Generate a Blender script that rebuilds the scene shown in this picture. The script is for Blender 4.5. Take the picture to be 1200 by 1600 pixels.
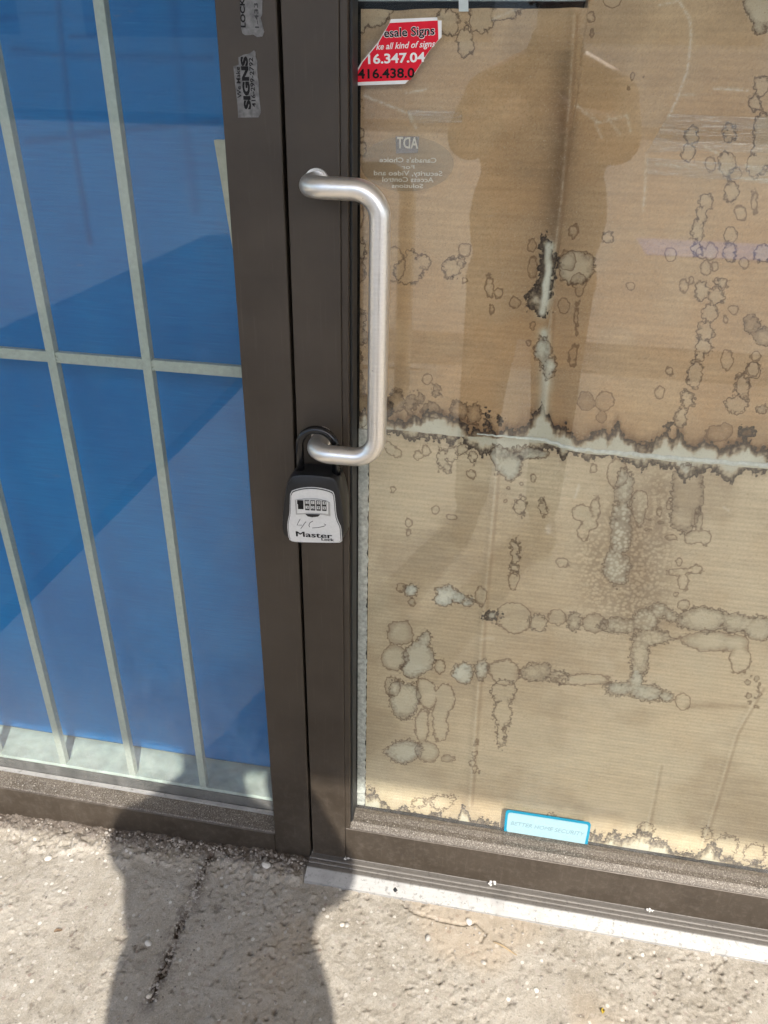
import bpy, bmesh, math, random
import numpy as np
from mathutils import Vector, Matrix

for o in list(bpy.data.objects):
    bpy.data.objects.remove(o)
S = bpy.context.scene
COL = S.collection
random.seed(5)
R = math.radians

# ------------------------------------------------------------------ camera, sky, sun
CAM = Vector((0.0, -1.0, 1.379))
FPX, YAW, PIT, ROL = 1216.87, -0.1669113, 0.5083442, 0.022095     # focal length in px of a 1200x1600 frame
fwd = Vector((math.sin(YAW)*math.cos(PIT), math.cos(YAW)*math.cos(PIT), -math.sin(PIT)))
rt0 = Vector((math.cos(YAW), -math.sin(YAW), 0)); up0 = rt0.cross(fwd)
rgt = math.cos(ROL)*rt0 + math.sin(ROL)*up0
upv = -math.sin(ROL)*rt0 + math.cos(ROL)*up0
cd = bpy.data.cameras.new('camera'); co = bpy.data.objects.new('camera', cd); COL.objects.link(co)
cd.sensor_fit = 'VERTICAL'; cd.sensor_height = 36; cd.sensor_width = 27
cd.lens = 36*FPX/1600; cd.clip_start = 0.01; cd.clip_end = 2000
m3 = Matrix((rgt, upv, -fwd)).transposed()
co.matrix_world = Matrix.Translation(CAM) @ m3.to_4x4()
S.camera = co
S.render.resolution_x = 768; S.render.resolution_y = 1024

SUN_EL, SUN_AZ = R(43), R(21)        # sun stands in front of the shop, a little to the right
W = bpy.data.worlds.new('World'); S.world = W; W.use_nodes = True
wn = W.node_tree; wn.nodes.clear()
wo = wn.nodes.new('ShaderNodeOutputWorld'); bg = wn.nodes.new('ShaderNodeBackground'); sk = wn.nodes.new('ShaderNodeTexSky')
sk.sky_type = 'NISHITA'; sk.sun_disc = False; sk.sun_elevation = SUN_EL
sk.sun_rotation = math.pi - SUN_AZ
sk.air_density = 1.0; sk.dust_density = 2.0; sk.ozone_density = 1.0
bg.inputs[1].default_value = 0.15
wn.links.new(sk.outputs[0], bg.inputs[0]); wn.links.new(bg.outputs[0], wo.inputs[0])
LDIR = Vector((-math.sin(SUN_AZ)*math.cos(SUN_EL), math.cos(SUN_AZ)*math.cos(SUN_EL), -math.sin(SUN_EL)))
sl = bpy.data.lights.new('sun', 'SUN'); sl.energy = 3.5; sl.angle = R(0.53); sl.color = (1.0, 0.95, 0.87)
so = bpy.data.objects.new('sun', sl); COL.objects.link(so)
so.rotation_euler = LDIR.to_track_quat('-Z', 'Y').to_euler(); so.location = (3, -8, 9)
S.view_settings.view_transform = 'Standard'; S.view_settings.look = 'None'
S.view_settings.gamma = 1; S.view_settings.use_curve_mapping = False
S.view_settings.exposure = 1.24
S.cycles.use_adaptive_sampling = True; S.cycles.adaptive_threshold = 0.03
S.cycles.max_bounces = 8; S.cycles.diffuse_bounces = 3; S.cycles.glossy_bounces = 3; S.cycles.transparent_max_bounces = 12

# ------------------------------------------------------------------ helpers
def U(px, py, y=0.0):
    """point of the vertical plane at depth y that the photograph shows at px,py"""
    v = rgt*(px-600) - upv*(py-800) + fwd*FPX
    return CAM + v*((y-CAM.y)/v.y)
def UG(px, py, z=0.0):
    v = rgt*(px-600) - upv*(py-800) + fwd*FPX
    return CAM + v*((z-CAM.z)/v.z)
def proj(X, Y, Z):
    dx, dy, dz = X-CAM.x, Y-CAM.y, Z-CAM.z
    d = dx*fwd.x+dy*fwd.y+dz*fwd.z
    return (600+FPX*(dx*rgt.x+dy*rgt.y+dz*rgt.z)/d, 800-FPX*(dx*upv.x+dy*upv.y+dz*upv.z)/d)

def tag(o, label=None, cat=None, group=None, kind=None):
    if label: o['label'] = label
    if cat: o['category'] = cat
    if group: o['group'] = group
    if kind: o['kind'] = kind
    return o
def empty(name, loc=(0, 0, 0)):
    o = bpy.data.objects.new(name, None); o.location = loc; o.empty_display_size = .05; COL.objects.link(o); return o
def link(name, me, mat=None, parent=None, smooth=False):
    o = bpy.data.objects.new(name, me); COL.objects.link(o)
    if mat: me.materials.append(mat)
    if parent:
        o.parent = parent; o.matrix_parent_inverse = Matrix.Translation(-parent_loc(parent))
    if smooth: me.shade_smooth()
    return o
def parent_loc(p):
    l = Vector(p.location)
    q = p.parent
    while q is not None:
        l = l + Vector(q.location) + q.matrix_parent_inverse.translation if False else l
        q = None
    return l
def from_bm(name, bm, mat=None, parent=None, smooth=False):
    me = bpy.data.meshes.new(name); bm.normal_update(); bm.to_mesh(me); bm.free()
    return link(name, me, mat, parent, smooth)
def bm_box(bm, x0, x1, y0, y1, z0, z1, bev=0.0, seg=1):
    r = bmesh.ops.create_cube(bm, size=1)
    vs = r['verts']
    for v in vs:
        v.co = Vector((x0+(v.co.x+.5)*(x1-x0), y0+(v.co.y+.5)*(y1-y0), z0+(v.co.z+.5)*(z1-z0)))
    if bev > 0:
        es = list({e for v in vs for e in v.link_edges})
        bmesh.ops.bevel(bm, geom=es, offset=bev, segments=seg, affect='EDGES', profile=.6)
def box(name, x0, x1, y0, y1, z0, z1, mat, parent=None, bev=0.0, seg=1):
    bm = bmesh.new(); bm_box(bm, x0, x1, y0, y1, z0, z1, bev, seg)
    return from_bm(name, bm, mat, parent)
def prism(name, pts, axis_from, axis_to, mat, parent=None, axis='x', bev=0):
    """profile pts extruded along an axis: axis x -> pts are (y,z); axis y -> pts are (x,z)"""
    bm = bmesh.new()
    def mk(p, a): return (a, p[0], p[1]) if axis == 'x' else ((p[0], a, p[1]) if axis == 'y' else (p[0], p[1], a))
    a = [bm.verts.new(mk(p, axis_from)) for p in pts]; b = [bm.verts.new(mk(p, axis_to)) for p in pts]
    n = len(pts)
    bm.faces.new(a); bm.faces.new(b[::-1])
    for i in range(n): bm.faces.new((a[i], b[i], b[(i+1) % n], a[(i+1) % n]))
    bmesh.ops.recalc_face_normals(bm, faces=bm.faces)
    if bev: bmesh.ops.bevel(bm, geom=list(bm.edges), offset=bev, segments=2, affect='EDGES')
    return from_bm(name, bm, mat, parent)
def tube(bm, pts, rad, n=20, caps=True):
    """sweep a circle along a polyline"""
    pts = [Vector(p) for p in pts]
    rings = []; t0 = (pts[1]-pts[0]).normalized()
    ref = Vector((0, 0, 1)) if abs(t0.z) < .9 else Vector((1, 0, 0))
    nrm = (ref - t0*ref.dot(t0)).normalized()
    for i, p in enumerate(pts):
        t = ((pts[min(i+1, len(pts)-1)]-pts[max(i-1, 0)])).normalized()
        nrm = (nrm - t*nrm.dot(t)).normalized(); bi = t.cross(nrm)
        r = rad[i] if isinstance(rad, (list, tuple)) else rad
        rings.append([bm.verts.new(p+(nrm*math.cos(a)+bi*math.sin(a))*r) for a in [2*math.pi*k/n for k in range(n)]])
    for i in range(len(rings)-1):
        for k in range(n):
            bm.faces.new((rings[i][k], rings[i][(k+1) % n], rings[i+1][(k+1) % n], rings[i+1][k]))
    if caps:
        bm.faces.new(rings[0][::-1]); bm.faces.new(rings[-1])
def arc(c, a, b, r, n=10):
    """fillet points turning from direction a to direction b around corner c with radius r"""
    c, a, b = Vector(c), Vector(a).normalized(), Vector(b).normalized()
    p0 = c - a*r; ctr = p0 + b*r
    return [ctr + (-b*math.cos(t)+a*math.sin(t))*r for t in [math.pi/2*k/n for k in range(n+1)]]

# ------------------------------------------------------------------ node helpers / materials
class N:
    def __init__(s, name):
        s.m = bpy.data.materials.new(name); s.m.use_nodes = True; s.t = s.m.node_tree; s.t.nodes.clear()
        s.out = s.t.nodes.new('ShaderNodeOutputMaterial'); s._obj = None
    def n(s, ty, **kw):
        x = s.t.nodes.new(ty)
        for k, v in kw.items(): setattr(x, k, v)
        return x
    def put(s, sock, v):
        if v is None: return
        if isinstance(v, bpy.types.NodeSocket): s.t.links.new(v, sock)
        elif isinstance(v, (tuple, list)) and len(v) == 3 and sock.type == 'RGBA': sock.default_value = (*v, 1)
        else: sock.default_value = v
    def pos(s):
        if s._obj is None: s._obj = s.n('ShaderNodeTexCoord').outputs['Object']
        return s._obj
    def map(s, scale=(1, 1, 1), loc=(0, 0, 0), rot=(0, 0, 0)):
        x = s.n('ShaderNodeMapping'); s.put(x.inputs[0], s.pos())
        x.inputs['Scale'].default_value = scale; x.inputs['Location'].default_value = loc; x.inputs['Rotation'].default_value = rot
        return x.outputs[0]
    def noise(s, scale, detail=3, rough=.55, vec=None, dist=0):
        x = s.n('ShaderNodeTexNoise'); s.put(x.inputs['Vector'], vec if vec is not None else s.pos())
        x.inputs['Scale'].default_value = scale; x.inputs['Detail'].default_value = detail
        x.inputs['Roughness'].default_value = rough; x.inputs['Distortion'].default_value = dist
        return x.outputs[0]
    def voro(s, scale, vec=None, feature='F1', out=0):
        x = s.n('ShaderNodeTexVoronoi', feature=feature); s.put(x.inputs['Vector'], vec if vec is not None else s.pos())
        x.inputs['Scale'].default_value = scale; return x.outputs[out]
    def mr(s, v, a, b, c=0.0, d=1.0, smooth=False):
        x = s.n('ShaderNodeMapRange'); x.clamp = True
        if smooth: x.interpolation_type = 'SMOOTHSTEP'
        s.put(x.inputs[0], v); x.inputs[1].default_value = a; x.inputs[2].default_value = b
        s.put(x.inputs[3], c); s.put(x.inputs[4], d); return x.outputs[0]
    def math(s, op, a, b=0.0, clamp=False):
        x = s.n('ShaderNodeMath', operation=op); x.use_clamp = clamp; s.put(x.inputs[0], a); s.put(x.inputs[1], b); return x.outputs[0]
    def mix(s, f, a, b, blend='MIX'):
        x = s.n('ShaderNodeMix', data_type='RGBA', blend_type=blend)
        s.put(x.inputs[0], f); s.put(x.inputs[6], a); s.put(x.inputs[7], b); return x.outputs[2]
    def attr(s, name):
        x = s.n('ShaderNodeAttribute'); x.attribute_name = name; return x.outputs['Fac']
    def bump(s, h, strength=.3, dist=.001, prev=None):
        x = s.n('ShaderNodeBump'); s.put(x.inputs['Height'], h)
        x.inputs['Strength'].default_value = strength; x.inputs['Distance'].default_value = dist
        if prev is not None: s.put(x.inputs['Normal'], prev)
        return x.outputs[0]
    def bsdf(s, col, rough=.5, metal=0.0, nrm=None, spec=.5, **kw):
        x = s.n('ShaderNodeBsdfPrincipled'); s.put(x.inputs['Base Color'], col); s.put(x.inputs['Roughness'], rough)
        s.put(x.inputs['Metallic'], metal); x.inputs['Specular IOR Level'].default_value = spec
        if nrm is not None: s.put(x.inputs['Normal'], nrm)
        for k, v in kw.items(): s.put(x.inputs[k], v)
        s.t.links.new(x.outputs[0], s.out.inputs[0]); return x
    def surface(s, sh): s.t.links.new(sh, s.out.inputs[0]); return s.m

def plain(name, col, rough=.5, metal=0.0, var=.12, scale=60, spec=.5):
    k = N(name); f = k.noise(scale, 4)
    c = k.mix(k.mr(f, .3, .7), tuple(x*(1-var) for x in col), tuple(min(1, x*(1+var)) for x in col))
    k.bsdf(c, rough, metal, k.bump(f, .08, .001), spec); return k.m

def mat_bronze(dusty=False):
    k = N('bronze_dusty' if dusty else 'bronze_aluminium')
    f = k.noise(9, 4, .6); st = k.noise(240, 2, .6, k.map((1, 1, .04)))
    c = k.mix(k.mr(f, .35, .68), (.040, .030, .021), (.059, .0455, .033))
    c = k.mix(k.mr(st, .60, .8, 0, .35), c, (.105, .085, .067))
    geo = k.n('ShaderNodeNewGeometry'); sx = k.n('ShaderNodeSeparateXYZ'); k.put(sx.inputs[0], geo.outputs['Position'])
    low = k.mr(sx.outputs[2], .40, .02, .05, 1)               # splash dust towards the pavement
    g = k.noise(62, 5, .78)
    c = k.mix(k.math('MULTIPLY', low, k.mr(g, .48, .74, 0, .24)), c, (.21, .18, .15))
    c = k.mix(k.mr(g, .71, .745, 0, .5), c, (.30, .27, .235))
    if dusty:
        c = k.mix(k.mr(k.noise(360, 3, .85), .47, .68, .05, .6), c, (.34, .31, .27))
    k.bsdf(c, k.mr(f, .3, .7, .42, .60), 0.2, k.bump(g, .10 if not dusty else .5, .0006)); return k.m

def mat_cardboard(lower):
    k = N('kraft_cardboard_lower' if lower else 'kraft_cardboard_upper')
    ca = k.n('ShaderNodeAttribute'); ca.attribute_name = 'tint'; base = ca.outputs['Color']
    softm = k.attr('soft'); bleach, scuff_glint, bub = k.attr('bleach'), k.attr('scuff_glint'), k.attr('bubble')
    jn = k.noise(190, 4, .72); jv = k.voro(165); fine = k.noise(520, 2, .7)
    base = k.mix(k.mr(fine, .60, .76, 0, .5), base, (.64, .53, .38))
    base = k.mix(k.mr(fine, .42, .26, 0, .5), base, (.19, .115, .06))
    def rings(att, jag, w_in, dark, soft):
        d = k.attr(att)
        dd = k.math('ADD', d, k.math('ADD', k.math('MULTIPLY', k.math('SUBTRACT', jn, .5), jag*2.2), k.math('MULTIPLY', k.math('SUBTRACT', jv, .42), jag*1.1)))
        outer = k.mr(dd, .9+w_in*.12, .0, 0, 1, True)
        inner = k.math('MAXIMUM', k.mr(dd, -w_in, -.4, 0, 1, True), k.math('MULTIPLY', k.mr(dd, -soft[0], 0, 0, soft[1]), softm))
        return k.math('MULTIPLY', k.math('MULTIPLY', outer, inner), dark)
    vC = k.mr(jn, .30, .60, .5, 1)
    base = k.mix(rings('ringC', 2.6, 2.8, .66, (9, .62)), base, (.125, .060, .027))
    base = k.mix(k.math('MULTIPLY', rings('ringB', 6.0, 4.0, .92, (10, .72)), vC), base, (.085, .042, .020))
    bd = k.mr(jv, .36, .60)
    base = k.mix(k.math('MULTIPLY', k.math('MULTIPLY', bd, bub), .6), base, (.19, .115, .062))
    rA = k.math('MULTIPLY', rings('ringA', 9.0, 17, 1.0, (20, .3)), k.mr(fine, .25, .5, .6, 1))
    rA = k.math('MULTIPLY', rA, k.mr(bleach, .5, .9, 1, 0))
    base = k.mix(rA, base, k.mix(k.mr(jn, .4, .6), (.024, .016, .012), (.075, .048, .034)))
    base = k.mix(k.math('MULTIPLY', scuff_glint, k.mr(jn, .35, .6), True), base, (.74, .64, .50))
    k.bsdf(base, .82, 0, k.bump(fine, .25, .0006), .2)
    return k.m

def mat_glass(name, tint=(.955, .975, .965), r0=.045, dust=.009, low_z=.26, low_a=.08, plain_back=False):
    k = N(name)
    geo = k.n('ShaderNodeNewGeometry'); dt = k.n('ShaderNodeVectorMath', operation='DOT_PRODUCT')
    k.put(dt.inputs[0], geo.outputs['Normal']); k.put(dt.inputs[1], geo.outputs['Incoming'])
    c = k.math('ABSOLUTE', dt.outputs['Value']); p = k.math('POWER', k.math('SUBTRACT', 1.0, c), 5)
    fr = k.math('ADD', k.math('MULTIPLY', p, 1-r0), r0)
    tr = k.n('ShaderNodeBsdfTransparent'); tr.inputs[0].default_value = (*tint, 1)
    gl = k.n('ShaderNodeBsdfAnisotropic'); gl.inputs['Roughness'].default_value = .02; gl.inputs[0].default_value = (1, 1, 1, 1)
    m1 = k.n('ShaderNodeMixShader'); k.put(m1.inputs[0], fr); k.put(m1.inputs[1], tr.outputs[0]); k.put(m1.inputs[2], gl.outputs[0])
    if plain_back: return k.surface(m1.outputs[0])
    sx = k.n('ShaderNodeSeparateXYZ'); k.put(sx.inputs[0], geo.outputs['Position'])
    low = k.mr(sx.outputs[2], low_z, .05, 0, low_a*2)
    sm = k.noise(22, 5, .72, k.map((1, 1, .45), rot=(0, .5, 0))); sc = k.noise(95, 3, .75, k.map((.22, 1, 1), rot=(0, .9, 0)))
    ds = k.math('MULTIPLY', k.mr(sm, .35, .75, .35, 1.6), dust*2)
    ds = k.math('ADD', ds, k.math('MULTIPLY', k.mr(sc, .68, .80), .16))
    ds = k.math('ADD', ds, k.math('MULTIPLY', low, k.mr(sm, .30, .7, .35, 1.3)))
    df = k.n('ShaderNodeBsdfDiffuse'); df.inputs[0].default_value = (.62, .60, .56, 1)
    m2 = k.n('ShaderNodeMixShader'); k.put(m2.inputs[0], ds); k.put(m2.inputs[1], m1.outputs[0]); k.put(m2.inputs[2], df.outputs[0])
    return k.surface(m2.outputs[0])

def mat_concrete():
    k = N('weathered_concrete')
    a, b = k.attr('tone'), k.attr('mott'); c = k.noise(310, 4, .8)
    col = k.mix(k.mr(a, .3, .7), (.272, .243, .199), (.335, .303, .255))
    col = k.mix(k.mr(b, .40, .70, 0, .6), col, (.375, .345, .298))
    col = k.mix(k.mr(c, .54, .67, 0, .60), col, (.13, .110, .088))
    col = k.mix(k.mr(c, .46, .33, 0, .6), col, (.46, .43, .38))
    vo = k.n('ShaderNodeTexVoronoi'); k.put(vo.inputs['Vector'], k.pos()); vo.inputs['Scale'].default_value = 88
    sx = k.n('ShaderNodeSeparateColor'); k.put(sx.inputs[0], vo.outputs[1])      # exposed aggregate, each stone its own tone
    stone = k.mix(sx.outputs[0], (.22, .165, .135), (.58, .56, .51))
    m = k.math('MULTIPLY', k.mr(vo.outputs[0], .34, .28), k.mr(sx.outputs[1], .72, .76))
    col = k.mix(k.math('MULTIPLY', m, .8), col, stone)
    col = k.mix(k.math('MULTIPLY', k.attr('ochre'), .35), col, (.38, .29, .195))
    col = k.mix(k.math('MULTIPLY', k.attr('dirt'), k.mr(c, .3, .6, .7, 1.2), True), col, (.085, .066, .056))
    k.bsdf(col, .9, 0, k.bump(c, .8, .0020), .2); return k.m

def mat_blue():
    k = N('blue_plastic_sheet')
    f = k.noise(1, 3, .65, k.map((14, 1, 480))); a = k.attr('fold'); t = k.attr('tone')
    c = k.mix(k.mr(t, .3, .7), (.001, .150, .43), (.004, .200, .52))
    c = k.mix(k.mr(f, .40, .7, 0, .40), c, (.001, .088, .30))
    c = k.mix(k.mr(f, .34, .2, 0, .5), c, (.10, .36, .70))
    c = k.mix(a, c, (.004, .055, .20))
    k.bsdf(c, .5, 0, k.bump(f, .25, .0006), .35); return k.m

def mat_alu(name, col, rough, spots=.35, metal=.75):
    k = N(name)
    a = k.noise(1, 4, .6, k.map((18, 300, 300))); b = k.noise(120, 4, .75); g = k.noise(18, 4)
    c = k.mix(k.mr(a, .3, .7), tuple(x*.9 for x in col), col)
    c = k.mix(k.math('MULTIPLY', k.mr(b, .55, .68), spots), c, tuple(x*.42 for x in col))
    c = k.mix(k.math('MULTIPLY', k.mr(g, .55, .75), spots), c, tuple(x*.6 for x in col))
    k.bsdf(c, k.mr(b, .3, .7, rough, rough+.18), metal, k.bump(a, .12, .0006)); return k.m

M = dict(
    bronze=mat_bronze(), dusty=mat_bronze(True),
    gasket_and_shade=plain('black_rubber', (.014, .015, .016), .5, 0, .2, 200),
    black=plain('black_plastic', (.007, .0072, .008), .42, 0, .15, 150),
    vinyl=plain('black_vinyl', (.006, .006, .007), .22, 0, .1, 100),
    void=plain('dark_gap', (.006, .006, .006), .8, 0),
    kraft_up=mat_cardboard(False), kraft_lo=mat_cardboard(True),
    glass_door=mat_glass('door_glass'), glass_win=mat_glass('window_glass', (.935, .970, .955), .030, .008, .42, .08), glass_back=mat_glass('glass_inner_face', plain_back=True), glass_back_win=mat_glass('window_glass_inner_face', (.95, .975, .965), .034, plain_back=True),
    concrete=mat_concrete(), blue=mat_blue(),
    bar=plain('painted_bar', (.40, .415, .375), .45, .1, .10, 160),
    sill=plain('painted_sill', (.36, .395, .36), .6, 0, .25, 24),
    nose=mat_alu('mill_aluminium', (.34, .333, .32), .5, .8, .3),
    nose_dark=mat_alu('dark_aluminium', (.20, .185, .168), .5, .6, .5),  # darker aluminium of the ribbed top
    steel=mat_alu('brushed_steel', (.86, .83, .78), .27, .06, .92),
    white=plain('white_print', (.80, .79, .77), .5, 0, .04, spec=.12),
    red=plain('red_print', (.70, .016, .035), .42, 0, .05, spec=.12),
    ink=plain('black_ink', (.012, .011, .011), .5, 0, .1, spec=.12),
    greyink=plain('grey_ink', (.045, .045, .045), .6, 0, .2, spec=.12),
    paleink=plain('pale_ink', (.62, .57, .48), .5, 0, .06, spec=.12),
    cyan=plain('cyan_print', (.015, .21, .32), .45, 0, .08, spec=.12),
    palecyan=plain('pale_cyan_print', (.27, .40, .435), .45, 0, .06, 300, spec=.12),
    fadedink=plain('faded_ink', (.17, .26, .285), .6, 0, .1, spec=.12),
    silver=plain('silver_plate', (.60, .60, .585), .42, .15, .05, 300),
    silver2=plain('grey_plate', (.36, .36, .35), .35, .3, .05, 300),
    wheel=plain('number_wheel', (.02, .02, .02), .35, .3, .1, 300),
    foam=plain('crumbling_white_foam', (.52, .51, .48), .9, 0, .35, 140),
    caulk=plain('white_corrosion', (.52, .50, .47), .9, 0, .15, 300),
    plaster=plain('plaster', (.42, .39, .35), .85, 0, .1, 12),
    soffit=plain('soffit_panel', (.74, .72, .68), .7, 0, .05, 9),
    asphalt=plain('asphalt', (.055, .054, .052), .9, 0, .3, 90),
    lot=plain('pale_old_asphalt', (.26, .246, .225), .9, 0, .15, 8),
    kerb=plain('kerb_concrete', (.30, .285, .26), .9, 0, .15, 30),
    bluepaint=plain('blue_road_paint', (.10, .16, .42), .7, 0, .1, 40),
    inside=plain('dark_room', (.03, .029, .028), .9, 0),
    wood=plain('pale_wood', (.50, .47, .36), .7, 0, .15, 60),
    tape=plain('white_tape', (.70, .72, .72), .35, 0, .05),
)

k = N('mixed_grit'); oi = k.noise(70, 2, .5); k.bsdf(k.mix(k.mr(oi, .35, .65), (.13, .108, .09), (.38, .35, .31)), .85); M['grit'] = k.m

def text_mesh(body, size, bold=0.0, shear=0.0, spacing=1.0, sx=1.0):
    cu = bpy.data.curves.new('txt', 'FONT'); cu.body = body; cu.size = size; cu.align_x = 'CENTER'; cu.align_y = 'CENTER'
    cu.offset = bold; cu.shear = shear; cu.space_character = spacing; cu.resolution_u = 3; cu.extrude = .00008
    ob = bpy.data.objects.new('txt', cu); COL.objects.link(ob)
    bpy.context.view_layer.update()
    me = bpy.data.meshes.new_from_object(ob.evaluated_get(bpy.context.evaluated_depsgraph_get()))
    bpy.data.objects.remove(ob); bpy.data.curves.remove(cu)
    if sx != 1.0: me.transform(Matrix.Diagonal((sx, 1, 1, 1)))
    return me
def put_text(body, size, at, mat, parent, rot=0.0, mirror=False, name='lettering', fit=None, **kw):
    """text standing on a wall-parallel plane at point at, read from the street"""
    me = text_mesh(body, size, **kw)
    if fit:
        xs = [v.co.x for v in me.vertices]; w = max(xs)-min(xs)
        me.transform(Matrix.Diagonal((fit/w, 1, 1, 1)))
    if mirror:
        me.transform(Matrix.Diagonal((-1, 1, 1, 1))); me.flip_normals()
    me.transform(Matrix.Translation(at) @ Matrix.Rotation(math.pi/2, 4, 'X') @ Matrix.Rotation(rot, 4, 'Z'))
    return link(name, me, mat, parent)
def sheet_poly(name, pxpts, y, thick, mat, parent=None):
    """flat sheet on the plane at depth y whose outline the photograph gives; thickness towards the street"""
    pts = [U(px, py, y) for px, py in pxpts]
    return prism(name, [(p.x, p.z) for p in pts], y-thick, y, mat, parent, 'y')

# ------------------------------------------------------------------ numpy noise for real relief
rng = np.random.default_rng(11)
def vnoise(X, Y, scale, seed=0):
    r = np.random.default_rng(seed); T = r.random((257, 257)).astype(np.float32)
    x = X*scale; y = Y*scale; xi = np.floor(x).astype(int); yi = np.floor(y).astype(int)
    fx = x-xi; fy = y-yi; fx = fx*fx*(3-2*fx); fy = fy*fy*(3-2*fy)
    a = T[xi % 256, yi % 256]; b = T[(xi+1) % 256, yi % 256]; c = T[xi % 256, (yi+1) % 256]; d = T[(xi+1) % 256, (yi+1) % 256]
    return (a*(1-fx)+b*fx)*(1-fy)+(c*(1-fx)+d*fx)*fy
def fbm(X, Y, scale, oct=4, seed=0, gain=.55):
    s = 0; amp = 1; tot = 0
    for i in range(oct):
        s = s+amp*vnoise(X, Y, scale*2.03**i, seed+i*7); tot += amp; amp *= gain
    return s/tot
def sstep(a, b, x):
    t = np.clip((x-a)/(b-a), 0, 1); return t*t*(3-2*t)
def grid_mesh(name, PX, PY, PZ, flip=False, attrs=None):
    ny, nx = PX.shape
    co = np.stack([PX, PY, PZ], -1).reshape(-1, 3).astype(np.float32)
    i = np.arange(ny*nx).reshape(ny, nx)
    q = np.stack([i[:-1, :-1], i[:-1, 1:], i[1:, 1:], i[1:, :-1]], -1).reshape(-1, 4)
    if flip: q = q[:, ::-1]
    me = bpy.data.meshes.new(name); me.vertices.add(len(co)); me.vertices.foreach_set('co', co.ravel())
    nf = len(q); me.loops.add(nf*4); me.loops.foreach_set('vertex_index', q.ravel().astype(np.int32))
    me.polygons.add(nf); me.polygons.foreach_set('loop_start', np.arange(0, nf*4, 4, dtype=np.int32))
    me.update(calc_edges=True); me.validate()
    for k, v in (attrs or {}).items():
        a = me.attributes.new(k, 'FLOAT', 'POINT'); a.data.foreach_set('value', v.ravel().astype(np.float32))
    me.shade_smooth(); return me

# ================================================================== THE SETTING
# ---- pavement: one sheet, fine where the photograph looks, coarse beyond
def axis(fine0, fine1, step, lo, hi):
    a = list(np.arange(fine0, fine1+1e-6, step)); 
    l = [fine0-.02, fine0-.08, fine0-.2, fine0-.5, fine0-1, fine0-2]; l = [v for v in l if v > lo]+[lo]
    h = [fine1+.02, fine1+.08, fine1+.2, fine1+.5, fine1+1, fine1+2]; h = [v for v in h if v < hi]+[hi]
    return np.array(l[::-1]+a+h)
def ground_z(x):
    return np.where(x < -.25, .050*np.maximum(x+.25, -1.6), 0)
crack_px = [(330, 1335), (316, 1362), (306, 1385), (296, 1408), (286, 1432), (278, 1450), (268, 1478), (257, 1508), (243, 1540), (236, 1562)]
crack = [UG(px, py, -.012) for px, py in crack_px]
gx = axis(-1.12, .82, .0026, -7, 7); gy = np.array([-3.1, -2.5, -1.8, -1.2, -.9, -.75, -.66]+list(np.arange(-.62, .061, .0026)))
GX, GY = np.meshgrid(gx, gy)
near = sstep(-.66, -.58, GY)*sstep(-1.2, -1.1, GX)*sstep(.9, .8, GX)
n1 = fbm(GX, GY, 9, 4, 3); n2 = fbm(GX, GY, 60, 4, 21, .6); n3 = fbm(GX, GY, 190, 3, 41)
brush = vnoise(GX*260+6*n1, GY*14, 1, 77)
rough = sstep(.40, .62, fbm(GX, GY, 5, 3, 91))
hz = (n1-.5)*.007+(n2-.5)*.0024*(.4+1.1*rough)+(n3-.5)*.0022*(.4+1.0*rough)+(brush-.5)*.0011*(1-rough)
pit = fbm(GX, GY, 105, 2, 55); hz -= sstep(.74, .86, pit)*.0030*(.25+rough)
grain = vnoise(GX, GY, 150, 63); hz += sstep(.84, .96, grain)*.0022*(.3+rough)
# crumbling mortar lip along the frame
lip = sstep(-.075, -.03, GY+(n2-.5)*.05)*sstep(-.27, -.33, GX); hz += lip*(n2*.011+n3*.007-.002)
dirt = sstep(.70, .86, pit)*.45
dcr = np.full(GX.shape, 9.0)
cx = np.array([c.x for c in crack]); cy = np.array([c.y for c in crack])
for i in range(len(crack)-1):
    ax, ay, bx, by = cx[i], cy[i], cx[i+1], cy[i+1]
    t = np.clip(((GX-ax)*(bx-ax)+(GY-ay)*(by-ay))/((bx-ax)**2+(by-ay)**2), 0, 1)
    dcr = np.minimum(dcr, np.hypot(GX-ax-t*(bx-ax), GY-ay-t*(by-ay)))
wob = dcr+(n2-.5)*.014+(n3-.5)*.009
fill = fbm(GX, GY, 28, 2, 131)
cr = sstep(.0055, .0015, wob)*sstep(.30, .44, fill); hz -= cr*.011
dirt = np.maximum(dirt, sstep(.009, .003, wob)*sstep(.25, .4, fill)*.95)
dirt = np.maximum(dirt, .55*sstep(.035, .008, dcr)*sstep(.45, .65, n2))
dirt = np.maximum(dirt, .75*sstep(-.05, -.012, GY+(n2-.5)*.05)*sstep(-.28, -.30, GX))
# thin curled crack beside the sill
hair = [UG(px, py, 0) for px, py in [(628, 1408), (650, 1425), (690, 1437), (722, 1444), (745, 1440), (760, 1455), (752, 1470)]]
dh = np.full(GX.shape, 9.0)
for a, b in zip(hair[:-1], hair[1:]):
    t = np.clip(((GX-a.x)*(b.x-a.x)+(GY-a.y)*(b.y-a.y))/((b.x-a.x)**2+(b.y-a.y)**2), 0, 1)
    dh = np.minimum(dh, np.hypot(GX-a.x-t*(b.x-a.x), GY-a.y-t*(b.y-a.y)))
hw = dh+(n3-.5)*.004; hz -= sstep(.0032, .0008, hw)*.004; dirt = np.maximum(dirt, sstep(.0035, .001, hw)*.3)
GZ = ground_z(GX)+hz*near-.004
gm = grid_mesh('sidewalk', GX, GY, GZ, False, {'dirt': dirt*near, 'tone': n1, 'mott': n2, 'ochre': sstep(.52, .68, fbm(GX, GY, 3.3, 3, 201))})
sidewalk = tag(link('sidewalk', gm, M['concrete']), 'rough weathered concrete pavement in front of the shop', kind='structure')
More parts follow.
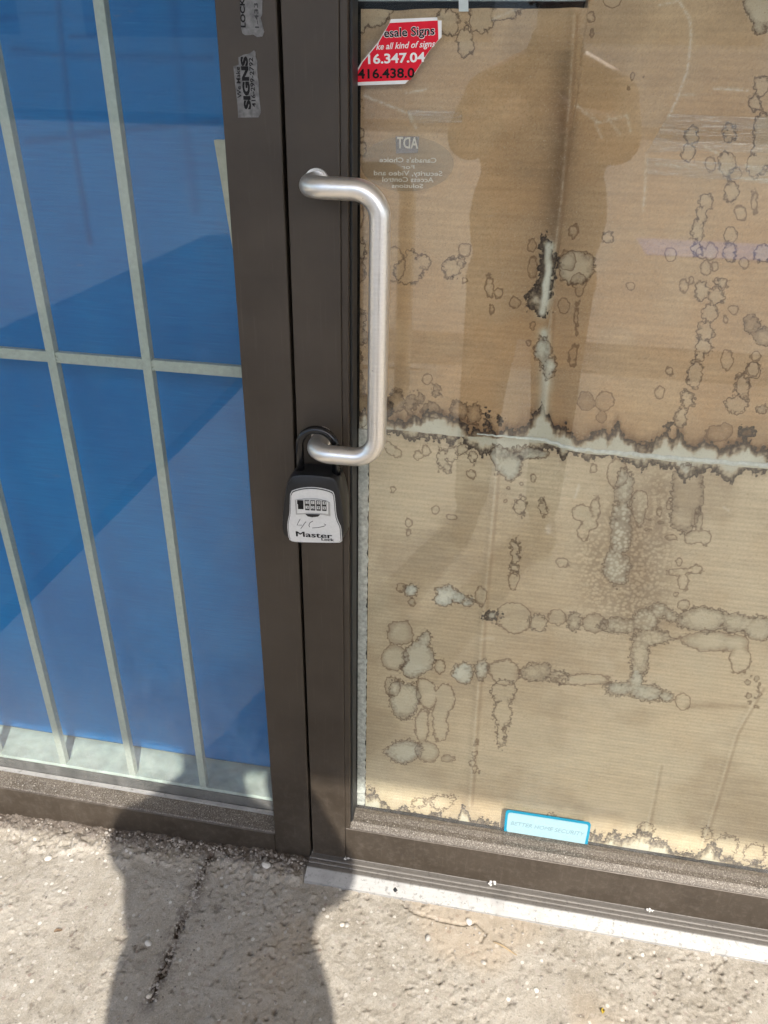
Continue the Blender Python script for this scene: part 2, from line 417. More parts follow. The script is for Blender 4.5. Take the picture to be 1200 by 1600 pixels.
def ground_at(x, y):
    i = int(np.clip(np.searchsorted(gx, x), 1, len(gx)-1)); j = int(np.clip(np.searchsorted(gy, y), 1, len(gy)-1))
    return float(max(GZ[j, i], GZ[j-1, i-1]))

tag(box('gutter', -.9, 7, -3.72, -3.099, -.3, -.0075, M['asphalt']), 'dark asphalt strip at the outer edge of the pavement', kind='structure')
tag(box('parking_lot', -400, 400, -500, -3.0, -.5, -.0125, M['lot']), 'pale sun bleached parking lot', kind='structure')
tag(box('asphalt_ramp', -3.1, -1.40, -6.5, -.01, -.2, .003, M['asphalt']), 'dark asphalt patch across the pavement', kind='structure')
tag(box('painted_marking', 1.1, 3.2, -7.6, -6.7, -.2, -.006, M['bluepaint']), 'blue painted parking bay marking', kind='structure')

# ---- facade around the storefront (beyond the frame of the photograph)
XL, XR, ZT = -2.05, .80, 2.45        # storefront opening
tag(box('facade_wall', -7, XL, -.02, .22, -.3, 4.2, M['plaster']), 'plastered wall left of the shop window', 'wall')
tag(box('facade_wall', XR, 7, -.02, .22, -.3, 4.2, M['plaster']), 'plastered wall right of the shop door', 'wall')
tag(box('facade_wall', XL, XR, -.018, .22, ZT, 4.2, M['plaster']), 'plastered wall above the shop door and window', 'wall')
# dark room behind
bm = bmesh.new(); bm_box(bm, XL-.4, XR+.4, .222, 4.0, -.05, 3.0)
fr = [f for f in bm.faces if abs(f.calc_center_median().y-.222) < .001]
bmesh.ops.delete(bm, geom=fr, context='FACES'); bmesh.ops.reverse_faces(bm, faces=bm.faces)
tag(from_bm('room_interior', bm, M['inside']), 'unlit empty room behind the cardboard', kind='structure')
# canopy
cn = empty('canopy', (0, 0, 2.9)); tag(cn, 'deep flat canopy over the shop front', 'canopy')
HC = 2.90; DC = 2.68
box('deck', -7, 7, -DC+.04, -.021, HC+.02, HC+.45, M['plaster'], cn)
box('fascia', -7, 7, -DC, -DC+.038, HC, HC+.60, M['bronze'], cn)
for i in range(14):
    box('soffit_panel', -7+i+.004, -6+i-.004, -DC+.042, -.03, HC+.004, HC+.018, M['soffit'], cn)
fb = empty('sky_reflection_blocker', (0, -32, 0)); tag(fb, 'unseen long pale building added across the parking lot to block reflected sky', 'building')  # added out of view to keep bright sky out of the glass reflection
box('wall', -60, 60, -36, -32, -.2, 7.0, M['soffit'], fb); box('roof', -60.3, 60.3, -36.2, -31.7, 7.0, 7.4, M['plaster'], fb)
for i in range(12): box('window', -55+i*9.3, -48.5+i*9.3, -32.02, -31.95, 2.6, 5.2, M['kerb'], fb)

# ================================================================== THE SHOP WINDOW (left)
YG = .045                            # depth of the glass behind the frame's face
win = empty('shop_window', (-1.2, 0, 0)); tag(win, 'fixed shop window in dark bronze frame, blue sheet behind its glass', 'window')
JL, JR = -.376, -.3035
box('jamb', JL, JR, 0, .10, -.03, ZT-.002, M['bronze'], win, .0012)
box('jamb', XL+.002, XL+.062, 0, .10, -.14, ZT-.002, M['bronze'], win, .0012)
box('bottom_rail', XL+.063, JL-.0008, .0016, .10, -.14, .047, M['bronze'], win, .0015)
box('top_rail', XL+.063, JL-.0008, .0016, .10, ZT-.07, ZT-.002, M['bronze'], win, .0015)
prism('dusty_ledge', [(.004, .0472), (.0435, .0472), (.0435, .056), (.036, .0575), (.006, .0490)], XL+.064, JL-.0012, M['dusty'], win, 'x')
box('glass_stop', XL+.064, JL-.0012, .036, .0435, .0577, .0615, M['nose'], win)
box('glass_pane', XL+.062, JL+.004, YG, YG+.006, .046, ZT-.06, M['glass_win'], win)
# small dirt crumbs on the ledge are one scatter
def crumbs(name, spots, mat, parent=None):
    bm = bmesh.new()
    for (x, y, z, s) in spots:
        r = bmesh.ops.create_icosphere(bm, subdivisions=1, radius=s)
        q = Matrix.Rotation(random.random()*6, 3, 'Z')
        k = (random.uniform(.7, 1.3), random.uniform(.7, 1.3), random.uniform(.45, .9))
        for v in r['verts']:
            c = Vector(v.co)*random.uniform(.8, 1.2); v.co = q @ Vector((c.x*k[0], c.y*k[1], c.z*k[2])) + Vector((x, y, z))
    return from_bm(name, bm, mat, parent)
rb = random.Random(3)
def split_glass(o, m):
    o.data.materials.append(m)
    for f in o.data.polygons:
        if f.normal.y > -.5: f.material_index = 1
for o_ in win.children:
    if o_.name.startswith('glass_pane'): split_glass(o_, M['glass_back_win'])
crumb1 = crumbs('ledge_grit', [(rb.uniform(-1.15, JL-.01), rb.uniform(.008, .033), .053+rb.uniform(0, .004), rb.uniform(.0005, .0013)) for _ in range(260)], M['grit'], win); crumb1['kind'] = 'stuff'

box('gasket_and_shade', XL+.066, JL-.001, YG+.0066, YG+.0086, .045, .079, M['gasket_and_shade'], win)  # dark strip put in for the shaded gap between glass and sill
# inner sill
tag(prism('window_sill', [(.054, -.1), (.30, -.1), (.30, .072), (.16, .074), (.085, .079), (.0845, .0805), (.057, .0835), (.054, .081)], XL+.07, JL+.02, M['sill'], None, 'x'), 'pale painted inner window sill', kind='structure')

# security grille: flat bars just behind the glass
gr = empty('security_grille', (-1.1, .06, .08)); tag(gr, 'pale painted steel security bars behind the left shop window', 'window bars')
bars_x = [-.5475-.1575*i for i in range(9)]
YB0, YB1 = .058, .0715
for bx in bars_x:
    bm = bmesh.new(); bm_box(bm, bx-.0073, bx+.0073, YB0, YB1, .083, 2.36, .0007)
    from_bm('vertical_bar', bm, M['bar'], gr)
zr = .992
xs = [XL+.09]+[b for b in bars_x[::-1]]+[JL+.012]
for a, b in zip(xs[:-1], xs[1:]):
    for z in (zr, 1.92):
        box('horizontal_rail', a+.0078, b-.0078, YB0+.002, YB1-.002, z-.0085, z+.0085, M['bar'], gr, .0006)
for bx in bars_x:
    bm = bmesh.new()
    for k in range(3):
        rr = bmesh.ops.create_icosphere(bm, subdivisions=1, radius=.0035)
        for v in rr['verts']: v.co = Vector(v.co)*rb.uniform(.8, 1.2)+Vector((bx+.0088, YB0+.004, zr-.006+.0055*k))
    from_bm('weld', bm, M['bar'], gr, True)

# blue sheet behind the bars, slightly slack
YBL = .152
bxs = np.linspace(XL+.08, -.424, 420); bzs = np.linspace(.079, 2.3, 420)
BX, BZ = np.meshgrid(bxs, bzs)
fold = np.zeros_like(BX); BPX, BPY = proj(BX, YBL, BZ)
def pl_dist(PXa, PYa, pts):
    d = np.full(PXa.shape, 1e3)
    for (ax, ay), (bx, by) in zip(pts[:-1], pts[1:]):
        t = np.clip(((PXa-ax)*(bx-ax)+(PYa-ay)*(by-ay))/((bx-ax)**2+(by-ay)**2+1e-9), 0, 1)
        d = np.minimum(d, np.hypot(PXa-ax-t*(bx-ax), PYa-ay-t*(by-ay)))
    return d
relief = (fbm(BX, BZ, 3.5, 3, 5)-.5)*.010
for pts, w, a in [([(20, 78), (120, 88), (330, 92)], 5, .5), ([(90, 0), (110, 200), (140, 380)], 5, .5), ([(40, 222), (180, 205), (340, 190)], 6, .45),
                  ([(270, 0), (285, 160), (305, 330)], 9, .25), ([(0, 30), (60, 20), (160, 30)], 4, .3), ([(110, 58), (165, 62)], 3, .6)]:
    d = pl_dist(BPX, BPY, pts); f = np.exp(-(d/w)**2)*a; fold = np.maximum(fold, f); relief = relief+f*.004  # fold shade and faint reflected lines painted dark, with slight relief
BY = YBL+relief+.010*sstep(.30, .08, BZ)*0-.012*sstep(.22, .07, BZ)
me = grid_mesh('blue_sheet', BX, BY, BZ, False, {'fold': fold, 'tone': fbm(BX, BZ, 5, 4, 33)})
bl = tag(link('blue_backing_sheet', me, M['blue']), 'bright blue plastic sheet hung behind the window bars', 'sheet')
md = bl.modifiers.new('thick', 'SOLIDIFY'); md.thickness = .002; md.offset = 1 if False else -1
# pale wooden batten that shows beside the sheet's edge
p0, p1 = U(336, 218, .13), U(338, 405, .13)
bm = bmesh.new(); bm_box(bm, p0.x, p0.x+.02, .124, .137, .3, p0.z, .001)
for v in bm.verts: v.co.x += (p0.z-v.co.z)*.11
tag(from_bm('wooden_batten', bm, M['wood']), 'thin pale batten standing at the edge of the blue sheet', 'batten')

# ================================================================== THE DOOR
door = empty('shop_door', (-.26, 0, 0)); tag(door, 'dark bronze glazed shop door with its glass covered by cardboard', 'door')
DL, DS, DRS, DR = -.2985, -.2225, .655, .735
box('stile', DL, DS-.0095, 0, .044, .012, 2.20, M['bronze'], door, .001)
box('glass_stop', DS-.0093, DS, .0022, .0435, .101, 2.12, M['bronze'], door, .0008)
box('gasket_and_shade', DS+.0002, DS+.0035, .012, .0435, .108, 2.12, M['gasket_and_shade'], door, .0006)
box('stile', DRS+.0005, DR, 0, .044, .012, 2.20, M['bronze'], door, .001)
box('bottom_rail', DS-.0090, DRS, .0012, .044, .012, .0995, M['bronze'], door, .0012)
box('top_rail', DS-.0090, DRS, .0012, .044, 2.125, 2.20, M['bronze'], door, .0012)
prism('dusty_ledge', [(.003, .1000), (.0438, .1000), (.0438, .1125), (.034, .1135), (.024, .1095), (.014, .1085), (.005, .1030)], DS+.0004, DRS-.001, M['dusty'], door, 'x')
box('glass_pane', DS-.002, DRS+.004, YG, YG+.006, .1, 2.13, M['glass_door'], door)
for o_ in door.children:
    if o_.name.startswith('glass_pane'): split_glass(o_, M['glass_back'])
crumb2 = crumbs('ledge_grit', [(rb.uniform(DS+.01, .62), rb.uniform(.006, .040), .1085+rb.uniform(0, .005), rb.uniform(.0005, .0013)) for _ in range(330)], M['grit'], door); crumb2['kind'] = 'stuff'
# dark reveal between jamb and door
tag(box('door_gap', JR+.0002, DL-.0002, .030, .098, .0, 2.4, M['void']), 'dark gap between the jamb and the shop door', kind='structure')
jb = empty('door_frame', (.77, 0, 0)); tag(jb, 'dark bronze frame post and header around the shop door', 'door frame')
box('jamb', DR+.005, XR-.002, 0, .10, -.03, ZT-.002, M['bronze'], jb, .0012)
box('header', JR+.001, DR+.004, .0014, .10, 2.206, ZT-.002, M['bronze'], jb, .0012)

# pull handle: one bent steel bar, part of the door
def handle():
    xm, zt, zb, yo = -.2605, U(497, 277).z, .0, -.058
    zb = U(500, 690).z
    g0 = U(595, 400, yo); xg = (U(595, 400, yo).x + U(588, 620, yo).x)/2
    tz = U(560, 296, yo).z; bz = U(545, 713, yo).z
    r = .0127
    zt = tz; zb = bz
    X, Z, Y = Vector((1, 0, 0)), Vector((0, 0, 1)), Vector((0, 1, 0))
    pts = [Vector((xm, 0.0005, zt))]
    pts += arc((xm, yo, zt), -Y, X, .026, 10)
    pts += arc((xg, yo, zt), X, -Z, .032, 12)
    pts += arc((xg, yo, zb), -Z, -X, .032, 12)
    pts += arc((xm, yo, zb), -X, Y, .026, 10)
    pts += [Vector((xm, 0.0005, zb))]
    bm = bmesh.new(); tube(bm, pts, r, 28)
    h = from_bm('pull_handle', bm, M['steel'], door, True)
    for z in (zt, zb):
        bm = bmesh.new(); tube(bm, [(xm, -.0001, z), (xm, -.004, z)], .0155, 28)
        from_bm('mounting_rose', bm, M['steel'], h)
    return xm, zt, zb, yo
HX, HZT, HZB, HY = handle()

# ---- threshold
th = empty('threshold', (0, -.03, 0)); tag(th, 'worn aluminium door threshold with a bright sloping front edge', 'threshold')
TX0, TX1 = -.302, .74
prism('ribbed_top', [(-.0305, -.01), (.095, -.01), (.095, .0105), (.004, .0105), (.003, .0085), (-.004, .0085), (-.005, .0105), (-.009, .0105), (-.010, .0088), (-.014, .0088), (-.015, .0108), (-.019, .0108), (-.020, .009), (-.024, .009), (-.025, .011), (-.0305, .011)], TX0, TX1, M['nose_dark'], th, 'x')
prism('front_nose', [(-.056, -.012), (-.0307, -.012), (-.0307, .0118), (-.033, .0118), (-.0555, .0005)], TX0, TX1, M['nose'], th, 'x')
for px, py in ((541, 1337), (770, 1379), (1015, 1421)):
    p = UG(px, py, .012); rr = random.Random(px)
    cl = crumbs('corroded_screw', [(p.x+rr.gauss(0, .0035), p.y+rr.gauss(0, .0035), .012+rr.uniform(0, .006), rr.uniform(.0016, .0034)) for _ in range(14)], M['caulk'], th)
bm = bmesh.new(); tube(bm, [(UG(620, 1372, .006).x, -.046, .0040), (UG(620, 1372, .006).x+.003, -.044, .0078)], .0038, 10)
from_bm('nose_dent', bm, M['gasket_and_shade'], th)

# ================================================================== CARDBOARD
YC = .058
SEAM = [(540, 668), (605, 672), (700, 680), (780, 685), (850, 692), (900, 706), (1000, 715), (1100, 724), (1200, 732), (1500, 760)]
def sheet_fields(X, Z, lower):
    PX, PY = proj(X, YC, Z)
    F = {k: np.full(X.shape, 30.0, np.float32) for k in ('ringA', 'ringB', 'ringC')}
    bleach = np.zeros(X.shape, np.float32); brown = np.zeros_like(bleach); scuff_glint = np.zeros_like(bleach); bubble = np.zeros_like(bleach); softa = np.zeros_like(bleach)
    relief = np.zeros_like(bleach); crease_shade = [np.zeros_like(bleach)]
    warp = (fbm(X, Z, 36, 4, 17, .65)-.5)*20
    def ell(cs, k=5.0):
        d = np.full(X.shape, 60.0)
        for c in cs:
            cx, cy, rx = c[0], c[1], c[2]; ry = c[3] if len(c) > 3 else rx
            e = np.hypot((PX-cx)/rx, (PY-cy)/ry); dd = (e-1)*min(rx, ry)
            h = np.clip(.5+.5*(d-dd)/k, 0, 1); d = d*(1-h)+dd*h-k*h*(1-h)
        return d
    def blob(layer, cs, b=0.0, br=0.0, k=5.0, wp=.6, soft=5.0):
        nonlocal bleach, brown, softa
        d = ell(cs, k)+warp*wp
        if b >= .24 or br >= .2: softa = np.maximum(softa, sstep(8, 1, d))
        F[layer] = np.minimum(F[layer], d)
        ins = sstep(0.5, -soft, d); b = min(1, b*1.25)
        if b: bleach = np.maximum(bleach, ins*b)
        if br: brown = np.maximum(brown, ins*br)
    def soft(pts, w, amt, which='bleach'):
        nonlocal bleach, brown, scuff_glint, bubble
        v = amt*np.exp(-(pl_dist(PX, PY, pts)/w)**2)
        if which == 'bleach': bleach = np.maximum(bleach, v)
        elif which == 'brown': brown = np.maximum(brown, v)
        elif which == 'scuff_glint': scuff_glint = np.maximum(scuff_glint, v)
        else: bubble = np.maximum(bubble, v)
    def crease(pts, depth, w=7):
        nonlocal relief, scuff_glint
        d = pl_dist(PX, PY, pts); relief = relief+depth*1.4*np.exp(-(d/w)**2)
        scuff_glint = np.maximum(scuff_glint, .30*np.exp(-(d/1.5)**2)*(.4+1.1*fbm(X, Z, 30, 2, 371))); d2 = pl_dist(PX, PY, [(a_+5, b_) for a_, b_ in pts]); crease_shade[0] = np.maximum(crease_shade[0], .38*np.exp(-(d2/2.6)**2))  # pale line and darker line painted at the crease as light and shade
    def region(layer, line, sign, b, br=0.0, top=None, wj=1.0, drop=0.0):
        """tide line: inside is below (sign=1) or above (-1) the polyline"""
        nonlocal bleach, brown
        xs = np.array([p[0] for p in line], float); ys = np.array([p[1] for p in line], float)
        yl = np.interp(PX, xs, ys)+(fbm(X, X*0, 75, 4, 401+int(xs[1]), .7)-.5)*26+drop*sstep(860, 900, PX); d = (yl-PY)*sign+warp*wj
        F[layer] = np.minimum(F[layer], np.where((PX > xs[0]-4) & (PX < xs[-1]+4), d, 30))
        nonlocal softa
        softa = np.maximum(softa, sstep(8, 1, d)*((PX > xs[0]-4) & (PX < xs[-1]+4)))
        bleach = np.maximum(bleach, (.35*sstep(-2, -10, d)+.65*sstep(-9, -22, d))*b*((PX > xs[0]-4) & (PX < xs[-1]+4)))
        if br: brown = np.maximum(brown, np.exp(-(d/13)**2)*br*((PX > xs[0]-4) & (PX < xs[-1]+4)))
    B, C, A = 'ringB', 'ringC', 'ringA'
    if not lower:
        blob(B, [(560, 38, 15), (580, 18, 24), (602, 14, 12)], .22)
        blob(B, [(727, 66, 13, 26), (752, 26, 22, 26), (785, 20, 28, 15), (812, 10, 16, 8), (698, 34, 20, 22)], .16)
        for c in [(921, 27, 8, 9), (925, 55, 4, 7), (958, -2, 13), (983, 138, 4, 5), (988, 122, 4, 11), (1006, 120, 3, 4)]: blob(C, [c], .05)
        blob(B, [(1195, 8, 34, 34), (1187, 44, 11, 12)], .35)
        blob(B, [(1190, 134, 13, 17), (1180, 163, 12, 15)], .15); blob(B, [(1080, 212, 11, 16), (1075, 240, 12, 16)], .15)
        blob(B, [(1140, 208, 12, 18)], .12); blob(C, [(1110, 255, 9, 11)], .1); blob(B, [(1136, 254, 14, 18)], .2)
        blob(B, [(1192, 216, 17, 48), (1180, 260, 13, 20)], .2); blob(C, [(1150, 272, 9, 9)], .05)
        blob(B, [(1145, 300, 13, 17)], .12); blob(C, [(1157, 332, 12, 15)], .12); blob(C, [(1178, 315, 6, 18)], .1)
        blob(B, [(1103, 314, 11, 12), (1097, 338, 9, 15), (1090, 362, 11, 18), (1088, 388, 10, 12)], .14)
        blob(C, [(1048, 397, 11, 14)], .12); blob(B, [(1141, 366, 12, 15), (1140, 395, 12, 22)], .14)
        for c in [(1095, 393, 8, 9), (1111, 390, 9, 14), (1103, 420, 8, 10), (1118, 416, 6, 8), (1162, 410, 9, 9)]: blob(C, [c], .14)
        blob(B, [(1197, 396, 24, 15)], .2)
        blob(B, [(1097, 455, 12, 17)], .15)
        blob(B, [(1127, 442, 13, 10), (1119, 462, 14), (1110, 488, 13, 18), (1103, 515, 13, 16), (1097, 540, 12, 14), (1092, 556, 9)], .15)
        blob(B, [(1085, 584, 13, 24)], .12, .08); blob(B, [(1073, 622, 12, 16), (1064, 650, 13, 20)], .15)
        for c in [(1069, 447, 6, 10), (1081, 437, 4, 6), (1145, 484, 8, 7), (1132, 497, 5, 7), (985, 447, 8, 8), (1046, 580, 6, 7), (1180, 555, 9, 10), (1135, 561, 8, 12), (1030, 613, 7, 9), (895, 360, 8, 11), (970, 372, .1, .1)]: blob(C, [c], .08)
        blob(B, [(1173, 506, 12, 13)], .05, .2); blob(B, [(1193, 528, 16, 16)], .1, .2); blob(B, [(950, 371, 10, 12)], .08)
        blob(B, [(1150, 632, 19, 13), (1160, 604, 13, 20), (1178, 578, 13, 14)], .1, .12); blob(C, [(1177, 575, 9, 12)], .1); blob(B, [(1190, 640, 14, 10)], .25)
        blob(C, [(915, 626, 12, 14)], 0, .25); blob(C, [(945, 627, 13, 14)], 0, .15)
        # crusted split in the crease
        blob(A, [(852, 384, 9, 18), (857, 412, 13, 22), (852, 445, 14, 24), (838, 470, 17, 20), (848, 487, 10, 10)], .25, .35)
        soft([(858, 384), (856, 404), (857, 424), (853, 446), (852, 464), (847, 488)], 8.5+warp*.35, .95); soft([(836, 468), (844, 480)], 9, .55)
        for c in [(830, 384, 9, 13), (833, 415, 6, 20), (805, 473, 10, 10), (882, 478, 8, 9), (833, 508, 7, 10), (826, 536, 5, 6)]: blob(C, [c], 0, .12)
        blob(B, [(900, 418, 28, 26), (918, 412, 12, 18)], .30); blob(C, [(886, 408, 12, 14)], .1, .1); blob(C, [(905, 440, 11, 12)], .05)
        blob(C, [(905, 455, 6, 10), (901, 500, 5, 30), (896, 555, 6, 15)], 0, .18)
        blob(B, [(848, 545, 13, 28), (858, 575, 12, 18)], .6); soft([(850, 520), (853, 590), (848, 660)], 9, .75)
        blob(B, [(640, 425, 22, 22), (662, 409, 13, 14), (643, 401, 10, 12)], .1); blob(C, [(613, 414, 19, 25)], .06)
        blob(B, [(707, 419, 16, 18), (719, 410, 9, 12)], .1); blob(C, [(725, 391, 10, 11)], .04); blob(C, [(727, 437, 7, 6)], .04)
        blob(C, [(765, 450, 9, 18)], .06); blob(C, [(779, 458, 8, 11)], .04); blob(C, [(768, 483, 5, 8)], .02)
        blob(B, [(558, 388, 15, 22)], .18, .1); blob(C, [(552, 330, 16, 40)], .05)
        blob(B, [(549, 148, 15, 14), (556, 172, 12, 16), (550, 205, 20, 18), (556, 232, 16, 14), (548, 262, 12, 20)], .16)
        blob(B, [(552, 425, 20, 22)], 0, .25); blob(B, [(554, 498, 18, 16), (560, 525, 13, 18), (553, 560, 14, 30), (557, 600, 16, 22), (560, 640, 22, 30)], .1, .25)
        blob(C, [(667, 590, 8, 10)], .03)
        for c in [(621, 628, 16, 20), (641, 632, 12, 20), (656, 622, 8, 13), (682, 614, 8, 13), (716, 641, 15, 16), (741, 648, 11, 16), (675, 640, 18, 14)]: blob(B, [c], .05, .22)
        for c in [(762, 661, 5, 15), (780, 657, 6, 7), (602, 640, 14, 16)]: blob(A, [c], 0, .3)
        tide = [(540, 640), (580, 655), (605, 660), (650, 652), (690, 645), (715, 660), (740, 668), (775, 674), (800, 668), (822, 662), (838, 650), (848, 638), (856, 650), (866, 668), (880, 670), (905, 673), (925, 667), (940, 660), (950, 672), (966, 656), (980, 680), (1000, 692), (1018, 690), (1028, 676), (1042, 668), (1050, 684), (1062, 668), (1075, 682), (1100, 686), (1118, 694), (1132, 688), (1150, 698), (1168, 684), (1180, 698), (1215, 698), (1500, 720)]
        region(A, tide, 1, .95, .9, wj=1.5, drop=6)
        blob(A, [(1168, 676, 14, 10), (1045, 664, 7, 6)], 0, .5)
        for c in [(1120, 678, 18, 12), (1135, 672, 10, 10), (940, 652, 8, 9)]: blob(C, [c], 0, .25)
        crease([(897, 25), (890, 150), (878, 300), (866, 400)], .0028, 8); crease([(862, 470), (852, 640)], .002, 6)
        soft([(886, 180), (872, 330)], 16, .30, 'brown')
        for pts, a in [([(1060, 0), (1078, 30), (1080, 60), (1074, 110), (1060, 150), (1045, 182)], .85), ([(1010, 240), (1008, 290), (1005, 330)], .5), ([(900, 165), (935, 192), (980, 180), (985, 205)], .6),
                       ([(925, 178), (940, 215)], .5), ([(950, 182), (968, 210)], .5), ([(635, 145), (665, 140)], .8), ([(570, 150), (600, 162), (640, 178)], .8), ([(640, 178), (650, 200)], .7), ([(1115, 138), (1168, 141)], .9),
                       ([(1055, 148), (1085, 148)], .5), ([(1025, 255), (1080, 262)], .7), ([(1150, 277), (1200, 282)], .9), ([(1165, 258), (1200, 272)], .6), ([(1100, 228), (1122, 240)], .7), ([(700, 55), (770, 62)], .0), ([(1120, 268), (1140, 272)], .6), ([(1030, 8), (1060, 2)], .6), ([(770, 30), (830, 5)], .5)]:
            if a: soft(pts, 2.0, a, 'scuff_glint')  # pale lines painted for tape highlights and the film edge
    else:
        under = [(540, 672), (605, 678), (640, 690), (690, 692), (715, 690), (735, 700), (752, 712), (762, 705), (772, 716), (790, 722), (812, 720), (830, 714), (858, 706), (872, 704), (880, 716), (890, 710), (940, 716), (985, 722), (995, 736), (1010, 732), (1030, 728), (1055, 730), (1062, 745), (1070, 757), (1080, 756), (1092, 745), (1110, 735), (1125, 744), (1142, 752), (1160, 744), (1172, 735), (1215, 738), (1500, 770)]
        region(A, under, -1, .85, .25, wj=.55)
        for c in [(690, 722, 9, 18), (705, 712, 10, 14), (722, 704, 12, 10), (738, 716, 9, 12), (700, 735, 6, 9)]: blob(B, [c], .2, .1)
        blob(B, [(795, 732, 24, 24), (780, 714, 18, 16), (830, 712, 26, 12)], .6, wp=1.0)
        for c in [(613, 767, 7, 8), (653, 714, 7, 7), (664, 707, 6, 7), (735, 743, 8, 8), (680, 798, 7, 8), (638, 818, 8, 9), (638, 835, 6, 7), (833, 749, 7, 8), (815, 759, 6, 6), (703, 810, 9, 6), (611, 704, 8, 9), (620, 710, 6, 7), (604, 697, 7, 6), (663, 775, .1), (880, 881, 12, 9), (928, 733, 6, 7), (1057, 932, 5, 5), (1068, 948, 8, 8), (795, 765, 4), (790, 785, 4)]: blob(C, [c], .10)
        blob(B, [(813, 791, 11, 18)], .12); blob(B, [(848, 796, 9, 16)], .1, .1); blob(B, [(805, 868, 9, 22), (803, 890, 7, 8)], .15); blob(C, [(803, 910, 8, 13)], .12)
        blob(B, [(643, 926, 12, 11)], .6); blob(C, [(642, 943, 7, 7)], .3); blob(C, [(626, 920, 6, 6)], 0)
        blob(B, [(694, 935, 19, 18), (716, 939, 12, 9), (730, 944, 8, 6)], .7, wp=1.3)
        blob(B, [(976, 765, 16, 30), (970, 830, 19, 52), (964, 890, 22, 32)], .42, wp=.8); blob(C, [(1000, 785, 15, 22), (1000, 812, 10, 16)], .22)
        blob(C, [(965, 742, 16, 24)], .05, .12)
        blob(B, [(1075, 770, 27, 46), (1068, 812, 22, 25)], .05, .22, wp=.4); blob(C, [(1085, 842, 16, 11), (1102, 845, 10, 12)], .15); blob(C, [(1092, 815, 6, 18)], .1)
        blob(C, [(910, 803, 14, 14), (931, 793, 9, 20), (922, 820, 12, 10)], .18); blob(C, [(912, 832, 8, 12)], 0)
        blob(C, [(1060, 896, 20, 6), (1088, 892, 10, 8)], .08); blob(C, [(1068, 912, 8, 14)], .06)
        for c in [(1030, 800, 4, 8), (1035, 820, 9, 5), (1015, 815, 8, 4), (1012, 830, 6, 4), (1045, 790, 4, 10), (1050, 842, 9, 6), (1062, 880, 6, 7)]: blob(C, [c], .04, .1)
        soft([(985, 830), (1000, 900), (990, 945)], 52, 1.0, 'bubble'); soft([(930, 860), (940, 930)], 32, .8, 'bubble'); soft([(1030, 760), (1030, 860)], 24, .8, 'bubble')
        soft([(1000, 790), (1010, 930)], 45, .22, 'brown')
        # upper run of blisters
        blob(A, [(768, 965, 12, 7)], .6); blob(C, [(803, 967, 29, 24)], .16); blob(B, [(841, 973, 15, 15)], .2); blob(C, [(870, 967, 15, 12)], .15)
        blob(B, [(898, 974, 12, 15)], .25); blob(C, [(928, 977, 19, 14)], .25); blob(B, [(972, 980, 32, 13), (1008, 972, 22, 18), (1032, 956, 17, 14), (1048, 966, 12)], .35)
        blob(B, [(1018, 1000, 33, 14), (1000, 1026, 16, 36)], .3, wp=.4); blob(B, [(1102, 972, 42, 20), (1150, 976, 28, 16), (1186, 985, 24, 20)], .34); blob(C, [(1105, 1003, 44, 16), (1150, 1008, 26, 14)], .28)
        blob(C, [(1157, 1032, 16, 28)], .12); soft([(820, 962), (960, 975), (1200, 985)], 8, .28, 'brown'); soft([(1075, 1106), (1165, 1108)], 5, .35, 'brown'); soft([(760, 970), (830, 955)], 4, .3, 'brown')
        blob(C, [(752, 930, 9, 18)], .1)
        # flower-like blisters
        blob(C, [(626, 990, 21, 20)], .28); blob(C, [(617, 1031, 21, 20)], .32); blob(B, [(655, 1030, 27, 26), (664, 1000, 11, 14), (640, 1046, 16)], .45); blob(C, [(687, 1043, 10, 13)], .2)
        blob(B, [(632, 1096, 26, 30), (620, 1078, 16, 16)], .36); blob(C, [(613, 1075, 15, 17)], .2); blob(C, [(666, 1086, 16, 26), (659, 1135, 11, 30)], .2); blob(C, [(696, 1088, 16, 22), (688, 1130, 13, 34)], .16)
        blob(B, [(630, 1177, 29, 20)], .5, wp=.6); blob(C, [(668, 1178, 19, 18)], .28); blob(C, [(698, 1187, 11, 7)], .25)
        blob(B, [(721, 1055, 18, 16)], .55, wp=1.2); blob(B, [(752, 1052, 10, 15)], .5, wp=.8)
        blob(C, [(788, 1052, 25, 20)], .2); blob(B, [(787, 1082, 20, 18), (785, 1115, 15, 30), (783, 1150, 8, 22)], .12, wp=.3, k=8)
        blob(B, [(834, 1054, 24, 14), (850, 1050, 12, 12)], .25); blob(B, [(872, 1060, 17, 9)], .2); blob(C, [(914, 1064, 40, 8)], .2)
        blob(B, [(972, 1079, 32, 12), (1010, 1085, 30, 14), (1040, 1090, 14, 10), (995, 1064, 11, 16)], .5, wp=.5)
        blob(C, [(1068, 1099, 13, 15)], .08)
        for i in range(16):
            blob(C, [(1178+random.uniform(-12, 12), 1085+random.uniform(-26, 26), random.uniform(2.5, 5))], .35)
        for i in range(10):
            blob(C, [(742+random.uniform(-6, 8), 1185+random.uniform(-30, 30), random.uniform(2, 3.5))], .15)
        bt = [(540, 1222), (563, 1232), (590, 1247), (608, 1262), (640, 1264), (655, 1276), (700, 1280), (715, 1278), (722, 1258), (735, 1280), (760, 1290), (790, 1290), (850, 1300), (925, 1305), (985, 1310), (1000, 1300), (1020, 1312), (1060, 1332), (1085, 1342), (1098, 1330), (1110, 1318), (1130, 1340), (1160, 1352), (1220, 1362), (1500, 1420)]
        region(A, bt, 1, .8, .2, wj=1.1)
        for c in [(690, 1256, 22, 14), (655, 1258, 14, 10), (1010, 1297, 14, 11), (1105, 1306, 9, 13), (1135, 1326, 24, 18), (1178, 1336, 20, 16), (575, 1240, 12, 10), (860, 1276, 6, 5)]: blob(B, [c], .12)
        crease([(778, 700), (770, 800), (755, 960), (745, 1100), (733, 1260)], .0022, 6)
